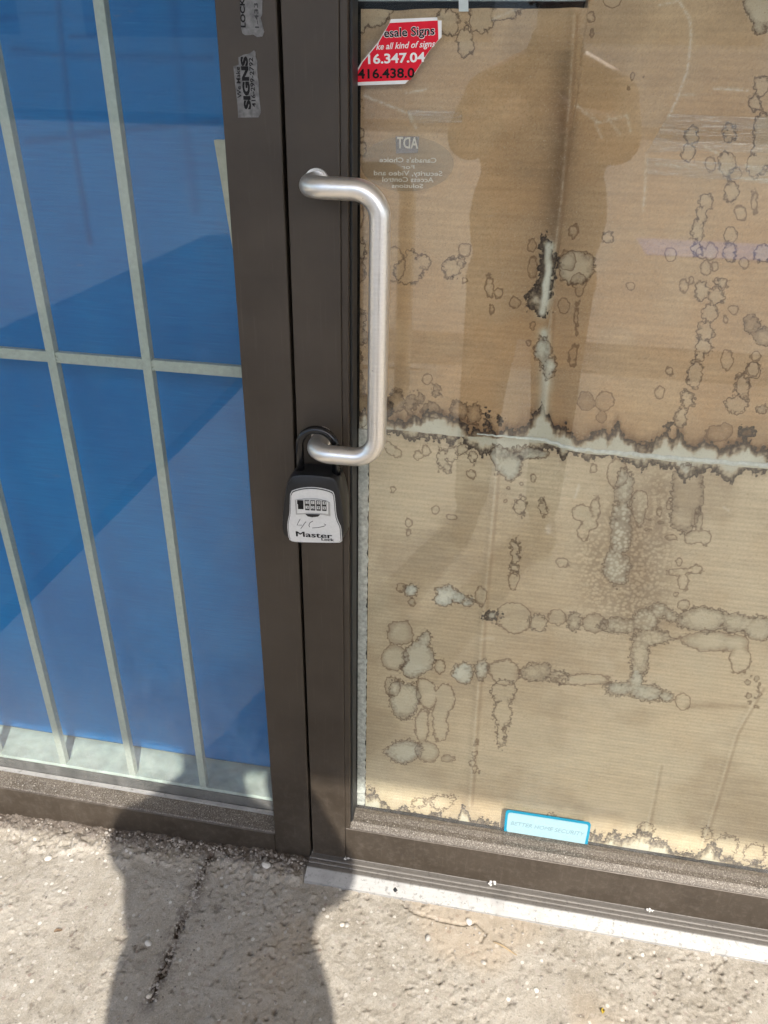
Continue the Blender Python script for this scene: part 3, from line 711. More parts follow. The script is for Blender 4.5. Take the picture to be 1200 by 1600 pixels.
        crease([(1190, 1080), (1150, 1150), (1120, 1250), (1088, 1350)], .0012, 5); crease([(1030, 1200), (1010, 1300)], .0006, 6)
        soft([(752, 1000), (770, 1000)], 3, .3, 'scuff_glint')
        soft([(790, 1120), (860, 1170), (840, 1200)], 22, .16); soft([(905, 760), (898, 780)], 2.5, .8, 'scuff_glint'); soft([(1132, 795), (1140, 800)], 2, .6, 'scuff_glint')
        soft([(1090, 1040), (1110, 1070)], 14, .2)
    relief = relief+(fbm(X, Z, 4.5, 3, 71)-.5)*.004
    F['soft'] = softa; brown = np.maximum(brown, crease_shade[0])
    return F, bleach, brown, scuff_glint, bubble, relief, PX, PY

def cardboard(name, x0, x1, zlo_px, zhi, lower, yoff, label, step=.0017):
    """sheet with an uneven lower / upper edge; grid follows the edges"""
    nx = int((x1-x0)/step); xs = np.linspace(x0, x1, nx)
    # world heights of edges per column
    return xs
def build_sheet(name, xs, zbot, ztop, nz, y0, lower, mat, label, thick=.004):
    T = np.linspace(0, 1, nz)[:, None]
    X = np.repeat(xs[None, :], nz, 0); Z = zbot[None, :]*(1-T)+ztop[None, :]*T
    F, bleach, brown, scuff_glint, bubble, relief, PX, PY = sheet_fields(X, Z, lower)
    flute = np.sin(Z*2*math.pi/.0078)*.00012
    Y = y0-relief*1.0+flute
    Y = np.maximum(Y, YG+.0068)
    def mixc(f, a, b): return a*(1-f[..., None])+np.asarray(b, np.float32)*f[..., None]
    big = sstep(.34, .66, fbm(X, Z, 3.1, 3, 301)); mid = sstep(.3, .7, fbm(X, Z, 15, 4, 311)); wet = fbm(X, Z, 7, 4, 321)
    lines = fbm(X*24, Z*150, 1, 4, 331); rw = rng.random(X.shape).astype(np.float32)
    if lower:
        c = mixc(big, np.broadcast_to(np.float32((.530, .395, .252)), X.shape+(3,)), (.67, .530, .365))
        red = np.exp(-(((PX-1010)/190)**2+((PY-880)/150)**2))*.55+np.exp(-(((PX-900)/160)**2+((PY-1030)/70)**2))*.4
        c = mixc(np.clip(red, 0, 1)*(.5+.6*mid), c, (.40, .262, .150))
        c = mixc(sstep(720, 560, PX)*.35, c, (.56, .48, .34)); c = mixc(sstep(1080, 1330, PY)*.35, c, (.62, .51, .35))
    else:
        c = mixc(big, np.broadcast_to(np.float32((.445, .258, .128)), X.shape+(3,)), (.55, .340, .180))
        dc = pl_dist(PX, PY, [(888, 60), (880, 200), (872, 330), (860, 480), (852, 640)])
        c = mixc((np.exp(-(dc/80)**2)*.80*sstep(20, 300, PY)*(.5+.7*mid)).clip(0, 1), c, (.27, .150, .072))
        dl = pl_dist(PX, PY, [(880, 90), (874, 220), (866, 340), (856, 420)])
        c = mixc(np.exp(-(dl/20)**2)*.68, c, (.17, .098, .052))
        c = mixc(sstep(620, 670, PY+(wet-.5)*60)*.35, c, (.30, .17, .085))
        c = mixc(sstep(180, 20, PY)*.35, c, (.52, .385, .235))
    c = mixc(mid*.30, c, (.63, .46, .29)); c = mixc(sstep(.55, .75, wet)*.30, c, (.28, .175, .095))
    c = c*(1+(.055 if lower else .03)*np.sin(Z*2*math.pi/.0078+2.0*fbm(X, Z, 6, 2, 341)))[..., None]
    c = c*(1+(lines-.5)*.26)[..., None]*(1+(rw-.5)*.16)[..., None]
    bn = .55+.75*fbm(X, Z, 45, 3, 351)
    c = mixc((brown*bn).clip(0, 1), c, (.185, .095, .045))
    cream = mixc(mid, np.broadcast_to(np.float32((.54, .445, .31)), X.shape+(3,)), (.63, .54, .39)); chalk = mixc(mid, np.broadcast_to(np.float32((.58, .53, .42)), X.shape+(3,)), (.69, .645, .53))
    bc = cream*(1-sstep(.25, .8, bleach))[..., None]+chalk*sstep(.25, .8, bleach)[..., None]
    bf = (bleach*bn*1.35).clip(0, 1)[..., None]; c = c*(1-bf)+bc*bf
    me = grid_mesh(name, X, Y, Z, False, {**F, 'bleach': bleach, 'brown': brown, 'scuff_glint': scuff_glint, 'bubble': bubble})
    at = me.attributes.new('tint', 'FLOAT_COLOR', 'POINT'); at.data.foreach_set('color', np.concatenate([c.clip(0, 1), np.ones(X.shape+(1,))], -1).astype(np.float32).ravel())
    o = link(name, me, mat); tag(o, label, 'cardboard', 'cardboard sheets taped behind the door glass')
    # board thickness: back sheet and edges
    bm = bmesh.new()
    idx = list(range(0, len(xs), 6))+[len(xs)-1]
    prev = None
    for i in idx:
        a = bm.verts.new((xs[i], float(Y[0, i])+.0004, zbot[i])); b = bm.verts.new((xs[i], y0+thick+.002, zbot[i]))
        c = bm.verts.new((xs[i], float(Y[-1, i])+.0004, ztop[i])); d = bm.verts.new((xs[i], y0+thick+.002, ztop[i]))
        if prev:
            bm.faces.new((prev[0], a, b, prev[1])); bm.faces.new((prev[1], b, d, prev[3])); bm.faces.new((prev[3], d, c, prev[2]))
        prev = (a, b, c, d)
    bmesh.ops.recalc_face_normals(bm, faces=bm.faces)
    from_bm('board_back', bm, M['wood_kraft'], o)
    return o
M['wood_kraft'] = plain('raw_kraft', (.36, .25, .15), .85, 0, .12, 200)

xs = np.linspace(-.2185, .645, 510)
seam_x = np.array([U(px, py, YC).x for px, py in SEAM]); seam_z = np.array([U(px, py, YC).z for px, py in SEAM])
zs = np.interp(xs, seam_x, seam_z) + (vnoise(xs, xs*0, 60, 4)-.5)*.003
# the upper sheet's left part ends lower than its right part
t0, t1 = U(548, 15, YC), U(918, 13, YC)
ztop = np.where(xs < t1.x, np.interp(xs, [t0.x, t1.x], [t0.z, t1.z]), t1.z+.06) + (vnoise(xs, xs*0+3, 40, 9)-.5)*.003
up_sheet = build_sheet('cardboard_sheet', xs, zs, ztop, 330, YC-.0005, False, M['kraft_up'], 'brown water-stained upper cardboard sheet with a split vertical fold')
xl = np.linspace(-.2035, .645, 505)
zl = np.interp(xl, seam_x, seam_z)+.012
lo_sheet = build_sheet('cardboard_sheet', xl, np.full(xl.shape, .100), zl, 530, YC+.0045, True, M['kraft_lo'], 'pale tan lower cardboard sheet with blistered stains and dark lower edge')
# crumbling white edge strip left of the lower sheet
nz = 160; zz = np.linspace(.104, U(560, 668, YC).z-.002, nz)
bm = bmesh.new(); pa = None
for i, z in enumerate(zz):
    w = -.2045+random.gauss(0, .0009); yy = .0578+random.gauss(0, .0004)
    r_ = [bm.verts.new((-.2195, yy+.0002, z)), bm.verts.new((w, yy, z)), bm.verts.new((w, .0625, z)), bm.verts.new((-.2195, .0625, z))]
    if pa:
        for q in range(4): bm.faces.new((pa[q], pa[(q+1) % 4], r_[(q+1) % 4], r_[q]))
    else: bm.faces.new(r_)
    pa = r_
bm.faces.new(pa[::-1]); bmesh.ops.recalc_face_normals(bm, faces=bm.faces)
tag(from_bm('foam_strip', bm, M['foam']), 'crumbling white foam strip along the left edge of the lower cardboard', 'strip')
# edge roll along the seam: frayed lip, white for bleaching and a painted lit edge
bm = bmesh.new(); pts = []; rad = []
for px in range(745, 1290, 6):
    y = np.interp(px, [p[0] for p in SEAM], [p[1] for p in SEAM]); p = U(px, y-4, YC-.002)
    pts.append((p.x, YC-.0010+random.gauss(0, .0003), p.z+random.gauss(0, .0006))); rad.append(float(np.interp(px, [745, 850, 1000, 1300], [.0008, .0026, .0036, .0036]))*random.uniform(.85, 1.1))
tube(bm, pts, rad, 8)
fl_ = from_bm('frayed_lip', bm, plain('bleached_lit_paper', (.70, .69, .63), .9, 0, .16, 160), up_sheet, True); fl_['label'] = 'bleached frayed lower lip of the upper cardboard, lit edge painted in'
# bit of white tape over the top edge, and the dark upper band
sheet_poly('tape', [(716, -40), (731, -40), (732, 18), (717, 18)], YC-.004, .0004, M['tape'], up_sheet)
tag(sheet_poly('paper_strip', [(560, -60), (930, -60), (930, 2), (560, 2)], YC+.012, .001, M['sill']), 'pale strip above the top edge of the cardboard', 'strip')
# clear packing tape, glossy, lying on the upper sheet
def mat_cleartape():
    k = N('clear_tape'); tr = k.n('ShaderNodeBsdfTransparent'); tr.inputs[0].default_value = (.97, .96, .93, 1)
    gl = k.n('ShaderNodeBsdfAnisotropic'); gl.inputs['Roughness'].default_value = .12; nz_ = k.noise(1, 4, .6, k.map((25, 1, 160))); k.put(gl.inputs['Normal'], k.bump(nz_, .5, .003))
    mx = k.n('ShaderNodeMixShader'); mx.inputs[0].default_value = .06; k.put(mx.inputs[1], tr.outputs[0]); k.put(mx.inputs[2], gl.outputs[0]); return k.surface(mx.outputs[0])
M['ctape'] = mat_cleartape()
for poly, lab in [([(1045, 178), (1240, 186), (1240, 240), (1090, 236), (1010, 238)], 'upper wrinkled clear tape at the right of the cardboard'), ([(1010, 246), (1240, 262), (1240, 290), (1012, 272)], 'lower wrinkled clear tape at the right of the cardboard'), ([(636, 172), (722, 174), (722, 192), (640, 192)], 'short clear tape above the oval sticker')]:
    tag(sheet_poly('clear_tape', poly, YC-.0048, .0002, M['ctape']), lab, 'tape', 'clear packing tape on the cardboard')

# ================================================================== STICKERS
# torn red sign-maker's sticker on the outside of the door glass
ys = YG-.0002
red_out = [(611, 30), (683, 27), (684, 32), (690, 32), (690, 58), (683, 65), (672, 78), (664, 90), (655, 104), (647, 117), (633, 131), (548, 134), (547, 130), (553, 117), (565, 97), (590, 67), (608, 37)]
red_in = [(609, 36), (684, 32), (685, 62), (674, 75), (664, 89), (654, 105), (646, 117), (641, 125), (554, 128.5), (556, 117), (567, 97), (591, 68)]
s1 = tag(sheet_poly('torn_sticker', red_out, ys, .0005, M['white']), 'torn red and white sign sticker on the door glass', 'sticker')
sheet_poly('red_field', red_in, ys-.0005, .0002, M['red'], s1)
def line_text(body, px0, px1, py0, py1, hpx, mat, parent, y, **kw):
    a, b = U(px0, py0, y), U(px1, py1, y); c = (a+b)/2
    h = (U((px0+px1)/2, (py0+py1)/2-hpx/2, y).z-U((px0+px1)/2, (py0+py1)/2+hpx/2, y).z)
    rot = math.atan2(b.z-a.z, b.x-a.x)
    return put_text(body, h/.70, c, mat, parent, rot=rot, fit=(b-a).length, **kw)
yt = ys-.0009
for dx, dz in ((1, 0), (-1, 0), (0, 1), (0, -1)):
    pass
line_text('esale Signs', 599, 680, 52.5, 48.0, 14.5, M['white'], s1, yt, bold=.00050)
line_text('esale Signs', 600, 679, 52.5, 48.0, 13.5, M['ink'], s1, yt-.0003, bold=.00018)
line_text('ke all kind of signs', 587, 679, 73.5, 68.5, 10, M['white'], s1, yt, shear=.3, bold=.00012)
line_text('16.347.04', 573, 662, 93.5, 90.0, 14.5, M['white'], s1, yt, bold=.00035)
line_text('416.438.0', 559, 648, 116.5, 114.5, 14.5, M['ink'], s1, yt, bold=.00035)

# faded oval security sticker on the inside of the door glass, read in reverse
k = N('faded_film'); tr = k.n('ShaderNodeBsdfTransparent'); df = k.n('ShaderNodeBsdfDiffuse'); df.inputs[0].default_value = (.33, .29, .215, 1)
mx = k.n('ShaderNodeMixShader'); mx.inputs[0].default_value = .15; k.put(mx.inputs[1], tr.outputs[0]); k.put(mx.inputs[2], df.outputs[0]); M['film'] = k.surface(mx.outputs[0])
k = N('faded_blue_film'); tr = k.n('ShaderNodeBsdfTransparent'); df = k.n('ShaderNodeBsdfDiffuse'); df.inputs[0].default_value = (.34, .32, .34, 1)
mx = k.n('ShaderNodeMixShader'); mx.inputs[0].default_value = .4; k.put(mx.inputs[1], tr.outputs[0]); k.put(mx.inputs[2], df.outputs[0]); M['film2'] = k.surface(mx.outputs[0])
yi = YG+.0066
ov = [(636+73*math.cos(t), 256+43*math.sin(t)) for t in [2*math.pi*i/40 for i in range(40)]]
s2 = tag(sheet_poly('oval_sticker', ov, yi, .0002, M['film']), 'faded oval security sticker seen from behind, its writing reversed', 'sticker')
sheet_poly('logo_square', [(618, 213), (655, 213), (653, 239), (619, 240)], yi-.0003, .0001, M['film2'], s2)
def rev(body, px0, px1, py, hpx, mat, **kw):
    line_text(body, px0, px1, py, py+(px1-px0)*.012, hpx, mat, s2, yi-.00075, mirror=True, **kw)
rev('ADT', 620, 653, 224, 17, M['paleink'], bold=.0003)
rev("Canada's Choice", 593, 682, 250, 7.5, M['paleink'], bold=.0001)
rev('For', 628, 648, 261, 6, M['paleink'])
rev('Security, Video and', 584, 691, 270.5, 7.5, M['paleink'], bold=.0001)
rev('Access Control', 597, 677, 280.5, 7.5, M['paleink'], bold=.0001)
rev('Solutions', 612, 661, 290.5, 6.5, M['paleink'], bold=.0001)

# worn silver stickers on the jamb, lettering runs upwards
M['worn'] = plain('worn_silver_sticker', (.135, .13, .125), .5, .2, .45, 120)
def zc3(x, y): return (360+x/11.43, 60+y/11.43)
o3 = [zc3(*p) for p in [(55, 500), (150, 470), (145, 340), (240, 290), (340, 270), (420, 215), (455, 240), (450, 330), (480, 400), (488, 700), (505, 760), (510, 950), (545, 1320), (500, 1410), (140, 1415), (130, 1200), (90, 850)]]
s3 = tag(sheet_poly('jamb_sticker', o3, -.0001, .0004, M['worn']), 'worn silver sticker with upright lettering below another on the dark jamb', 'sticker')
def up_text(body, px, py0, py1, wpx, mat, parent, **kw):
    a, b = U(px[0], py0), U(px[1], py1); c = (a+b)/2; c.y = -.0008
    put_text(body, (wpx/1217)/.70, c, mat, parent, rot=math.atan2(b.z-a.z, b.x-a.x), fit=(b-a).length, **kw)
up_text('SIGNS', (388, 382), 171, 88, 9.5, M['ink'], s3, bold=.0006)
up_text('We Make', (375, 372), 153, 104, 6, M['ink'], s3, bold=.0001)
up_text('416-299-2792', (397.5, 392.5), 167, 90, 6, M['ink'], s3, bold=.0001)
o4 = [(373, -60), (411, -60), (410, 8), (410, 22), (407, 28), (411, 42), (413, 50), (410, 57), (402, 58), (396, 54), (389, 55), (383, 55), (379, 52), (377, 44)]
s4 = tag(sheet_poly('jamb_sticker', o4, -.0001, .0004, M['worn']), 'worn silver sticker cut off by the top of the picture on the dark jamb', 'sticker')
up_text('LOCK', (381, 379), 44, -2, 6.5, M['ink'], s4, bold=.00025)
up_text('1-433', (402.5, 400.5), 45, 6, 5.5, M['greyink'], s4, bold=.0001)

# blue-edged sticker at the bottom of the door glass
def rrect(c, r, n=5):
    """rounded quad from 4 px corners (clockwise)"""
    out = []
    for i in range(4):
        p = Vector(c[i]); a = Vector(c[i-1]); b = Vector(c[(i+1) % 4])
        p0 = p+(a-p).normalized()*r; p1 = p+(b-p).normalized()*r
        for k_ in range(n+1):
            t = k_/n; out.append(tuple(p0*(1-t)**2+p*2*t*(1-t)+p1*t*t))
    return out
s5 = tag(sheet_poly('bottom_sticker', rrect([(790.5, 1264.5), (924, 1285), (917, 1325), (787, 1301)], 6), ys, .0004, M['cyan']), 'faded pale sticker with a blue border low on the door glass', 'sticker')
sheet_poly('pale_field', rrect([(794, 1269), (920, 1288.5), (913, 1322), (791, 1299.5)], 5), ys-.0004, .0002, M['palecyan'], s5)
line_text('BETTER HOME SECURITY', 797, 912, 1286, 1304, 6, M['fadedink'], s5, ys-.0008, shear=.2)
line_text('FOR HOME', 815, 895, 1278, 1290, 5, M['palecyan'], s5, ys-.0008) if False else None

# ================================================================== KEY LOCK BOX hanging on the handle
lb = empty('key_lock_box', (HX, -.03, .76)); tag(lb, 'black and silver combination key box hanging from the door handle', 'lock box')
YF = -.046
def outline(pxpts, y, smooth=3):
    pts = [U(px, py, y) for px, py in pxpts]; pts = [Vector((p.x, p.z)) for p in pts]
    for _ in range(smooth):
        q = []
        for i in range(len(pts)):
            a, b = pts[i], pts[(i+1) % len(pts)]; q += [a*.75+b*.25, a*.25+b*.75]
        pts = q
    return pts
def lofted(name, rings, mat, parent, smooth=True):
    """rings: list of (outline pts, y), same count, front first"""
    bm = bmesh.new(); R_ = [[bm.verts.new((p.x, y, p.y)) for p in ring] for ring, y in rings]
    n = len(R_[0])
    for a, b in zip(R_[:-1], R_[1:]):
        for i in range(n): bm.faces.new((a[i], a[(i+1) % n], b[(i+1) % n], b[i]))
    bm.faces.new(R_[0]); bm.faces.new(R_[-1][::-1])
    bmesh.ops.recalc_face_normals(bm, faces=bm.faces)
    o = from_bm(name, bm, mat, parent, smooth)
    if smooth:
        try: o.data.set_sharp_from_angle(angle=R(40))
        except Exception: pass
    return o
def scale2(pts, s, sz=None, off=(0, 0)):
    c = sum(pts, Vector((0, 0)))/len(pts); sz = sz or s
    return [Vector((c.x+(p.x-c.x)*s+off[0], c.y+(p.y-c.y)*sz+off[1])) for p in pts]
YB = -.030
body_px = [(458, 737), (470, 734), (500, 735), (524, 738), (531, 745), (538, 768), (541, 800), (543, 826), (541, 834), (534, 838), (500, 838), (460, 836), (447, 832), (443, 820), (445, 790), (448, 765), (452, 747)]
bo = outline(body_px, YB, 2)
lofted('body', [(scale2(bo, .90, .93), YF+.0006), (scale2(bo, .955, .97), YF+.002), (scale2(bo, 1.0), YF+.009), (scale2(bo, 1.0), -.008), (scale2(bo, .96), -.003)], M['black'], lb)
plate_px = [(453.5, 768), (463, 764), (476, 761.5), (490, 761), (505, 763), (518, 767), (522, 770), (524, 785), (525.5, 805), (529, 816), (533, 823), (534, 838), (534.8, 847.5), (520, 848), (490, 847.5), (465, 847), (453, 845), (450.5, 838), (448.8, 822), (450, 812), (452.5, 802), (453, 785)]
po = outline(plate_px, YF, 1)
rim = lofted('plate_rim', [(po, YF-.0002), (po, YF+.001)], M['silver'], lb, False)
lofted('plate_line', [(scale2(po, .972, .975), YF-.0006), (scale2(po, .972, .975), YF+.0005)], M['ink'], lb, False)
plate = lofted('face_plate', [(scale2(po, .945, .955, (0, -.0006)), YF-.0016), (scale2(po, .957, .963, (0, -.0006)), YF-.0004)], M['silver'], lb, False)
yp = YF-.0016
def quad(name, px, y, t, mat, parent): return sheet_poly(name, px, y, t, mat, parent)
dial = quad('dial_housing', [(461, 781), (475, 779), (495, 779), (510, 782), (515.5, 785), (516, 806), (505, 804), (485, 802.5), (463, 803.5)], yp, .0014, M['silver2'], plate)
quad('dial_face', [(463, 781.5), (476, 780), (495, 780.3), (509, 782.5), (512.5, 785), (512.8, 803), (500, 801.5), (480, 801), (464.5, 802)], yp-.0014, .0004, M['silver'], plate)
quad('release_latch', [(478, 803), (500, 804), (497, 806.5), (488, 807.5), (481, 806)], yp-.0014, .0016, M['black'], plate)
yd = yp-.0018
quad('slider', [(464.6, 781.2), (474, 781.6), (474.3, 795.2), (466, 794.8), (465.8, 787), (464.5, 786.8)], yd, .0012, M['ink'], plate)
digits = [('2', '3'), ('1', '2'), ('0', '9'), ('4', '5')]
for i in range(4):
    x0 = 476.2+i*8.9; y0 = 781.0+i*.35
    wl = quad('number_wheel', [(x0, y0), (x0+6.9, y0+.3), (x0+7.4, y0+16), (x0+.8, y0+15.6)], yd, .0010, M['wheel'], plate)
    for j in range(2):
        cpt = U(x0+3.7, y0+4+j*8.0, yd-.0013)
        quad('wheel_face', [(x0+1.2, y0+1.4+j*7.8), (x0+5.9, y0+1.6+j*7.8), (x0+6.1, y0+6.2+j*7.8), (x0+1.4, y0+6.0+j*7.8)], yd-.0010, .0002, M['silver'], wl)
        put_text(digits[i][j], .0052, cpt, M['ink'], wl, bold=.0001, name='numeral')
yl = yp-.0004
for i_, dx_ in enumerate((-.45, 0, .45)): line_text('Master', 462+dx_, 518+dx_, 834.5, 838.0, 8, M['ink'], plate, yl-.00006*i_, bold=0)
for i_, dx_ in enumerate((-.3, .3)): line_text('Lock', 502+dx_, 521+dx_, 842.8, 843.8, 4, M['ink'], plate, yl-.00006*i_, bold=0)
# hand-written mark
bm = bmesh.new()
for st in ([(469, 811), (464, 820.5), (472, 820.5)], [(478, 815), (470, 826)], [(489, 814), (484, 817), (482.5, 821), (484, 823.5)], [(488, 825), (497, 824.5), (507, 822), (509, 820), (506, 818.5)]):
    tube(bm, [U(px, py, yp-.0001) for px, py in st], .00040, 6)
from_bm('pencil_mark', bm, M['greyink'], plate)
# embossed strip on top shoulder
a = U(468, 746, YF+.004); quad('top_lettering', [(467, 743.5), (515, 744.5), (515, 747.5), (467, 746.5)], YF+.0030, .0022, M['greyink'], lb)
# shackle around the handle's stand-off
YS = -.028
xl_, xr_ = HX-.0262, HX+.0262
ztop_ = U(490, 671, YS).z; zbase = U(480, 742, YS).z
rS = .0262; pts = [(xl_, YS, zbase)]
for i in range(17):
    t = math.pi-math.pi*i/16; pts.append((HX+rS*math.cos(t), YS, ztop_-rS+rS*math.sin(t)))
pts.append((xr_, YS, zbase))
bm = bmesh.new(); tube(bm, pts, .0058, 18); from_bm('shackle', bm, M['vinyl'], lb, True)
for x in (xl_, xr_):
    bm = bmesh.new(); tube(bm, [(x, YS, zbase-.004), (x, YS, zbase+.006)], .0075, 16); from_bm('shackle_collar', bm, M['black'], lb)

# ================================================================== LOOSE THINGS ON THE PAVEMENT
peb = [(417, 1358, 9, 'pale angular chip of stone under the corner of the jamb'), (72, 1329, 7, 'smooth pale pebble half sunk in the sunlit concrete at left'), (231, 1470, 6, 'pale flat chip beside the long crack in the shade'),
       (732, 1444, 7, 'pale pebble at the curled hair crack below the sill'), (668, 1470, 7, 'oval pebble in a pit left of the hair crack'), (755, 1508, 5, 'white chip standing in a small pit in the sunlit concrete'), (1110, 1492, 7, 'pale pebble under the bright sill near the right edge'),
       (1150, 1498, 6, 'rightmost pale pebble below the bright sill'), (353, 1384, 5, 'grey pebble right of the crack in the shadow'), (380, 1396, 5, 'small pale chip in the shadow below the jamb'), (232, 1553, 6, 'rounded grey stone at the lower end of the crack'),
       (542, 1448, 6, 'round pebble at the edge of the shadow'), (535, 1447, 5, 'small stone beside the round pebble at the shadow edge'), (298, 1354, 4, 'tiny pale pebble left of the top of the crack'), (837, 1551, 5, 'flat pale chip low in the sunlit concrete'), (929, 1458, 5, 'small pale pebble close below the middle of the sill')]
for px, py, rp, lab in peb:
    p = UG(px, py, -.01); z = ground_at(p.x, p.y); rr = random.Random(px)
    bm = bmesh.new(); r_ = bmesh.ops.create_icosphere(bm, subdivisions=2, radius=1)
    s = rp*.00095; a = rr.uniform(0, 3.1); rx, ry, rz = s*rr.uniform(.9, 1.25), s*rr.uniform(.7, .95), s*rr.uniform(.45, .65)
    for v in r_['verts']:
        c = Vector(v.co); j = .82+.36*float(vnoise(np.array([c.x*1.3+px]), np.array([c.y*1.3+c.z*.9]), 1.1, px)[0])
        c = Vector((c.x*rx, c.y*ry, c.z*rz))*j
        v.co = Matrix.Rotation(a, 3, 'Z') @ c + Vector((p.x, p.y, z+rz*.35))
    tag(from_bm('pebble', bm, M['pebble%d' % (px % 2)] if 'pebble0' in M else M.setdefault('peb_%d' % (px % 3), plain('pebble_%d' % (px % 3), [(.52, .49, .44), (.44, .40, .34), (.33, .31, .28)][px % 3], .7, 0, .12, 150))), lab, 'pebble', 'loose pebbles on the pavement')
# fine grit: uncountable
rr = random.Random(9); sp = []
for _ in range(1500):
    x = rr.uniform(-1.0, .75); y = -rr.random()**1.4*.55-.008 if rr.random() < .8 else -abs(rr.gauss(0, .02))-.004
    if x > -.31 and y > -.066: continue
    sp.append((x, y, ground_at(x, y)+.0004, rr.uniform(.0008, .0026)))
for _ in range(260):
    i = rr.randrange(len(crack)-1); t = rr.random(); c = crack[i].lerp(crack[i+1], t); x, y = c.x+rr.gauss(0, .004), c.y+rr.gauss(0, .004)
    if y > -.004: continue
    sp.append((x, y, ground_at(x, y), rr.uniform(.0012, .0032)))
for _ in range(260):
    x = rr.uniform(-.75, -.31); y = -abs(rr.gauss(0, .022))-.004; sp.append((x, y, ground_at(x, y)+.001, rr.uniform(.0015, .004)))
tag(crumbs('grit', sp, M['grit']), 'fine grit and crumbs of mortar scattered on the concrete', 'grit', kind='stuff')
# dead leaf and yellow scrap
def leaf(name, px, py, ln, wd, rot, mat, lab, cat):
    p = UG(px, py, -.015); z = ground_at(p.x, p.y)+.002; bm = bmesh.new(); n = 8; L = []; Rr = []; Cc = []
    for i in range(n+1):
        t = i/n; w = wd*math.sin(math.pi*min(1, t*.95+.05))**.8; x = (t-.5)*ln; h = .002*math.sin(t*5)
        L.append(bm.verts.new((x, w, h+.0025))); Cc.append(bm.verts.new((x, 0, h))); Rr.append(bm.verts.new((x, -w, h+.0018)))
    for i in range(n):
        bm.faces.new((Cc[i], Cc[i+1], L[i+1], L[i])); bm.faces.new((Rr[i], Rr[i+1], Cc[i+1], Cc[i]))
    bmesh.ops.transform(bm, matrix=Matrix.Translation((p.x, p.y, z)) @ Matrix.Rotation(rot, 4, 'Z'), verts=bm.verts)
    o = from_bm(name, bm, mat); md = o.modifiers.new('t', 'SOLIDIFY'); md.thickness = .0004
    return tag(o, lab, cat)
leaf('dead_leaf', 89, 1449, .014, .0032, .6, plain('dead_leaf', (.13, .085, .05), .8), 'small curled dead leaf on the sunlit concrete at left', 'leaf')
leaf('paper_scrap', 940, 1586, .010, .003, 1.4, plain('yellow_scrap', (.42, .30, .03), .6), 'tiny yellow scrap near the bottom edge of the pavement', 'scrap')
leaf('dry_straw', 788, 1490, .045, .0012, -.35, plain('dry_straw', (.36, .27, .16), .8), 'short dry straw lying on the sunlit concrete', 'straw')

# ================================================================== THE PHOTOGRAPHER (casts the shadow, stands in the reflection)
def capsule(bm, a, b, ra, rb, n=12):
    a, b = Vector(a), Vector(b); d = (b-a); L = d.length or 1e-6; t = d.normalized()
    pts = []; rad = []
    for i in range(4): ang = math.pi/2*(1-i/4); pts.append(a-t*ra*math.sin(ang)*.999); rad.append(max(ra*math.cos(ang), .001))
    pts.append(a); rad.append(ra); pts.append(b); rad.append(rb)
    for i in range(1, 5): ang = math.pi/2*i/4; pts.append(b+t*rb*math.sin(ang)*.999); rad.append(max(rb*math.cos(ang), .001))
    tube(bm, pts, rad, n)
def ellipsoid(bm, c, r, rot=None):
    q = bmesh.ops.create_icosphere(bm, subdivisions=3, radius=1)
    for v in q['verts']:
        w = Vector((v.co.x*r[0], v.co.y*r[1], v.co.z*r[2])); v.co = (rot @ w if rot else w)+Vector(c)
def remeshed(name, bm, vox, mat, parent, iters=4):
    me = bpy.data.meshes.new('tmp'); bm.to_mesh(me); bm.free(); ob = bpy.data.objects.new('tmp', me); COL.objects.link(ob)
    m = ob.modifiers.new('r', 'REMESH'); m.mode = 'VOXEL'; m.voxel_size = vox
    s = ob.modifiers.new('s', 'SMOOTH'); s.iterations = iters; s.factor = .5
    bpy.context.view_layer.update()
    out = bpy.data.meshes.new_from_object(ob.evaluated_get(bpy.context.evaluated_depsgraph_get()))
    bpy.data.objects.remove(ob); out.name = name
    return link(name, out, mat, parent, True)
PXc, PYc, GZ0 = .022, -1.36, -.012
def P(x, y, z): return Vector((PXc+x, PYc+y, GZ0+z))
M['skin'] = plain('skin', (.36, .21, .15), .5, 0, .06, 20); M['jacket'] = plain('dark_jacket', (.022, .023, .028), .85, 0, .15, 80)
M['trouser'] = plain('dark_trousers', (.028, .030, .036), .9, 0, .15, 80); M['hair'] = plain('dark_hair', (.015, .011, .009), .6, 0, .2, 200)
ph_c = CAM-fwd*.009-rgt*.022-upv*.058
def Q(r, u, f=0.0): return ph_c+rgt*r+upv*u+fwd*f
bm = bmesh.new()
# head tilted down to the phone
hc = P(0, .05, 1.595); tilt = Matrix.Rotation(-.38, 3, 'X')
def H(x, y, z): return hc+tilt @ Vector((x, y, z))
ellipsoid(bm, H(0, -.012, .03), (.074, .092, .088), tilt); ellipsoid(bm, H(0, .022, -.045), (.057, .066, .072), tilt); ellipsoid(bm, H(0, .05, -.095), (.028, .028, .022), tilt)
capsule(bm, H(0, .088, .005), H(0, .104, -.032), .009, .014); capsule(bm, H(-.022, .083, -.067), H(.022, .083, -.067), .009, .009)
for s in (-1, 1):
    ellipsoid(bm, H(s*.075, -.01, -.012), (.010, .020, .031), tilt); ellipsoid(bm, H(s*.031, .077, .010), (.013, .011, .009), tilt); capsule(bm, H(s*.015, .084, .024), H(s*.046, .076, .026), .008, .007)
capsule(bm, P(0, .0, 1.38), P(0, .03, 1.53), .062, .056)
ellipsoid(bm, P(0, 0, 1.24), (.165, .11, .19)); ellipsoid(bm, P(0, 0, 1.02), (.15, .105, .16)); ellipsoid(bm, P(0, -.01, .92), (.165, .115, .12))
arms = {}
